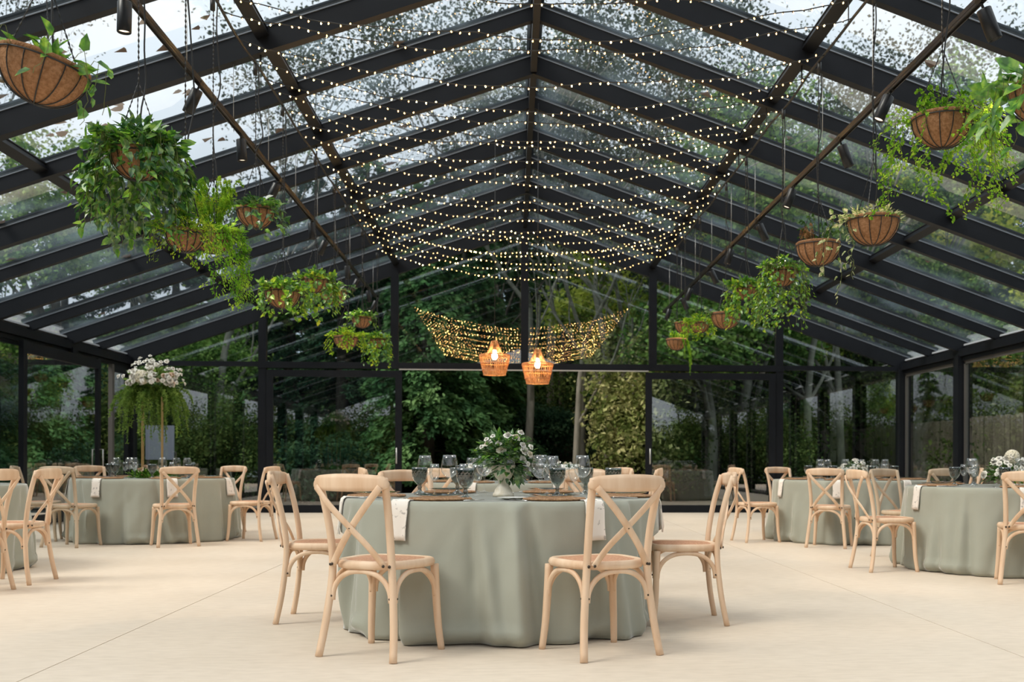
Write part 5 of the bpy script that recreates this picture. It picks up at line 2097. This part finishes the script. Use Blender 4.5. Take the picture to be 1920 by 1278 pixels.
# ------------------------------------------------------------------ fence, boards and small things outside
M_FENCE = principled('weathered_fence_board', (0.13, 0.105, 0.078), 0.85, noise=(5, (0.22, 0.185, 0.145), 5), stretch=(1, 1, 0.2))
mb = MB()
rf = random.Random(5)
y = 17.0
while y < 31:
    w = rf.uniform(0.17, 0.23)
    mb.box((10.15 + rf.uniform(-.02, .02), y + w / 2, 0.94 + rf.uniform(-0.02, 0.02)), (0.025, w - 0.012, 2.0))
    y += w
mb.box((10.20, 24, 0.45), (0.04, 14, 0.08))
mb.box((10.20, 24, 1.55), (0.04, 14, 0.08))
o = mb.build('garden_fence', M_FENCE)
tag(o, 'tall fence of vertical weathered boards outside the right glass wall', 'fence')
mb = MB()
for i in range(4):
    mb.box((9.05 + i * 0.21, 30.5 + 0.05 * (i % 2), 0.95), (0.19, 0.025, 2.0))
mb.box((9.36, 30.56, 0.5), (0.84, 0.04, 0.08))
mb.box((9.36, 30.56, 1.5), (0.84, 0.04, 0.08))
o = mb.build('garden_fence', M_FENCE)
tag(o, 'short run of four fence boards between trunks, left of the long fence', 'fence')

# pale lavender board behind the flower stand
M_BOARD = principled('pale_lavender_board', (0.34, 0.33, 0.40), 0.6)
bx, by = at_depth(300, 22.5)
t = thing('board', 'pale lavender board outside, behind the tall flower stand', 'board', (bx, by, -0.05), 0.05)
mb = MB()
mb.box((0, 0, 1.38), (0.58, 0.04, 0.72))
mb.build('panel', M_BOARD, t)
mb = MB()
for s in (-1, 1):
    mb.box((s * 0.25, 0.03, 0.8), (0.05, 0.05, 1.66))
mb.build('post', M_FENCE, t)
# invented board in place of a blue-white reflection in the left door
M_BLUE = principled('pale_blue_panel', (0.42, 0.58, 0.66), 0.5)
M_BLUED = principled('blue_panel', (0.10, 0.24, 0.33), 0.5)
t = thing('board', 'invented blue and white board standing in for a reflection in the left door', 'board', (-10.1, 21.0, -0.05), 0.2)
mb = MB()
mb.box((0, 0, 1.45), (0.36, 0.03, 0.52), 0)
mb.box((0, -0.02, 1.42), (0.30, 0.012, 0.20), 1)
mb.box((0, -0.02, 1.66), (0.30, 0.012, 0.06), 1)
mb.lathe([(0.0, 0.02), (0.06, 0.02), (0.06, 0.0), (0.0, 0.0)], 20, (0, 0, 0), 2)
o_ = len(mb.v) - 80
for q in range(o_, len(mb.v)):
    v = mb.v[q]
    mb.v[q] = (v[0], -0.026 - v[2] * .3, 1.47 + v[1])
mb.build('panel', [M_BLUE, M_BLUED, M_CERAMIC], t)
mb = MB()
mb.box((0, 0.03, 0.7), (0.05, 0.05, 1.5))
mb.build('post', M_FENCE, t)
# white parasol-like canopy far behind the right door, thin lamp posts
t = thing('garden_canopy', 'small white canopy outside, behind the left edge of the right glass door', 'canopy', (*at_depth(1228, 33), 0.9), 0.3)
mb = MB()
vs = [(-1.0, -1.0, 2.2), (1.0, -1.0, 2.2), (1.0, 1.0, 2.2), (-1.0, 1.0, 2.2), (0, 0, 3.1), (-1, -1, 1.95), (1, -1, 1.95), (1, 1, 1.95), (-1, 1, 1.95)]
mb.add(vs, [(0, 1, 4), (1, 2, 4), (2, 3, 4), (3, 0, 4), (0, 5, 6, 1), (1, 6, 7, 2), (2, 7, 8, 3), (3, 8, 5, 0)])
mb.build('roof', principled('white_canvas', (0.55, 0.58, 0.66), 0.8), t)
mb = MB()
for a in (-1, 1):
    for b in (-1, 1):
        mb.box((a * .97, b * .97, 0.9), (0.05, 0.05, 2.2))
mb.build('post', M_ALU, t)

# ------------------------------------------------------------------ sky and sun
w = bpy.data.worlds.new('overcast_sky')
SC.world = w
w.use_nodes = True
nt = w.node_tree
nt.nodes.clear()
N = nt.nodes.new
out = N('ShaderNodeOutputWorld')
bg = N('ShaderNodeBackground')
tc = N('ShaderNodeTexCoord')
sp = N('ShaderNodeSeparateXYZ')
nt.links.new(tc.outputs['Generated'], sp.inputs[0])
r = N('ShaderNodeValToRGB')
e = r.color_ramp.elements
e[0].position, e[0].color = 0.0, (0.30, 0.34, 0.38, 1)
e[1].position, e[1].color = 1.0, (1.0, 0.97, 0.93, 1)
k = e.new(0.12); k.color = (0.60, 0.64, 0.69, 1)
k = e.new(0.42); k.color = (0.70, 0.725, 0.76, 1)
nt.links.new(sp.outputs['Z'], r.inputs[0])
ns = N('ShaderNodeTexNoise'); ns.inputs['Scale'].default_value = 2.2; ns.inputs['Detail'].default_value = 4
nt.links.new(tc.outputs['Generated'], ns.inputs['Vector'])
mr = N('ShaderNodeMapRange'); mr.inputs['From Min'].default_value = 0.3; mr.inputs['From Max'].default_value = 0.7; mr.inputs['To Min'].default_value = 0.88; mr.inputs['To Max'].default_value = 1.1
nt.links.new(ns.outputs['Fac'], mr.inputs['Value'])
mx = N('ShaderNodeMix'); mx.data_type = 'RGBA'; mx.blend_type = 'MULTIPLY'; mx.inputs['Factor'].default_value = 1.0
nt.links.new(r.outputs[0], mx.inputs['A']); nt.links.new(mr.outputs[0], mx.inputs['B'])
nt.links.new(mx.outputs['Result'], bg.inputs['Color'])
bg.inputs['Strength'].default_value = 1.6
nt.links.new(bg.outputs[0], out.inputs[0])

sun = bpy.data.lights.new('sun', 'SUN')
sun.energy = 3.4
sun.angle = math.radians(24)
sun.color = (1.0, 0.90, 0.78)
so = bpy.data.objects.new('sun', sun)
COL.objects.link(so)
so.rotation_euler = Vector((0.66, 0.30, -0.78)).to_track_quat('-Z', 'Y').to_euler()

SC.view_settings.view_transform = 'Standard'
SC.view_settings.look = 'None'
SC.view_settings.gamma = 1.0
SC.view_settings.exposure = 0.0
SC.view_settings.use_curve_mapping = False
cy = SC.cycles
cy.max_bounces = 7
cy.diffuse_bounces = 3
cy.glossy_bounces = 3
cy.transmission_bounces = 4
cy.transparent_max_bounces = 28
cy.caustics_reflective = False
cy.caustics_refractive = False
cy.sample_clamp_indirect = 6.0
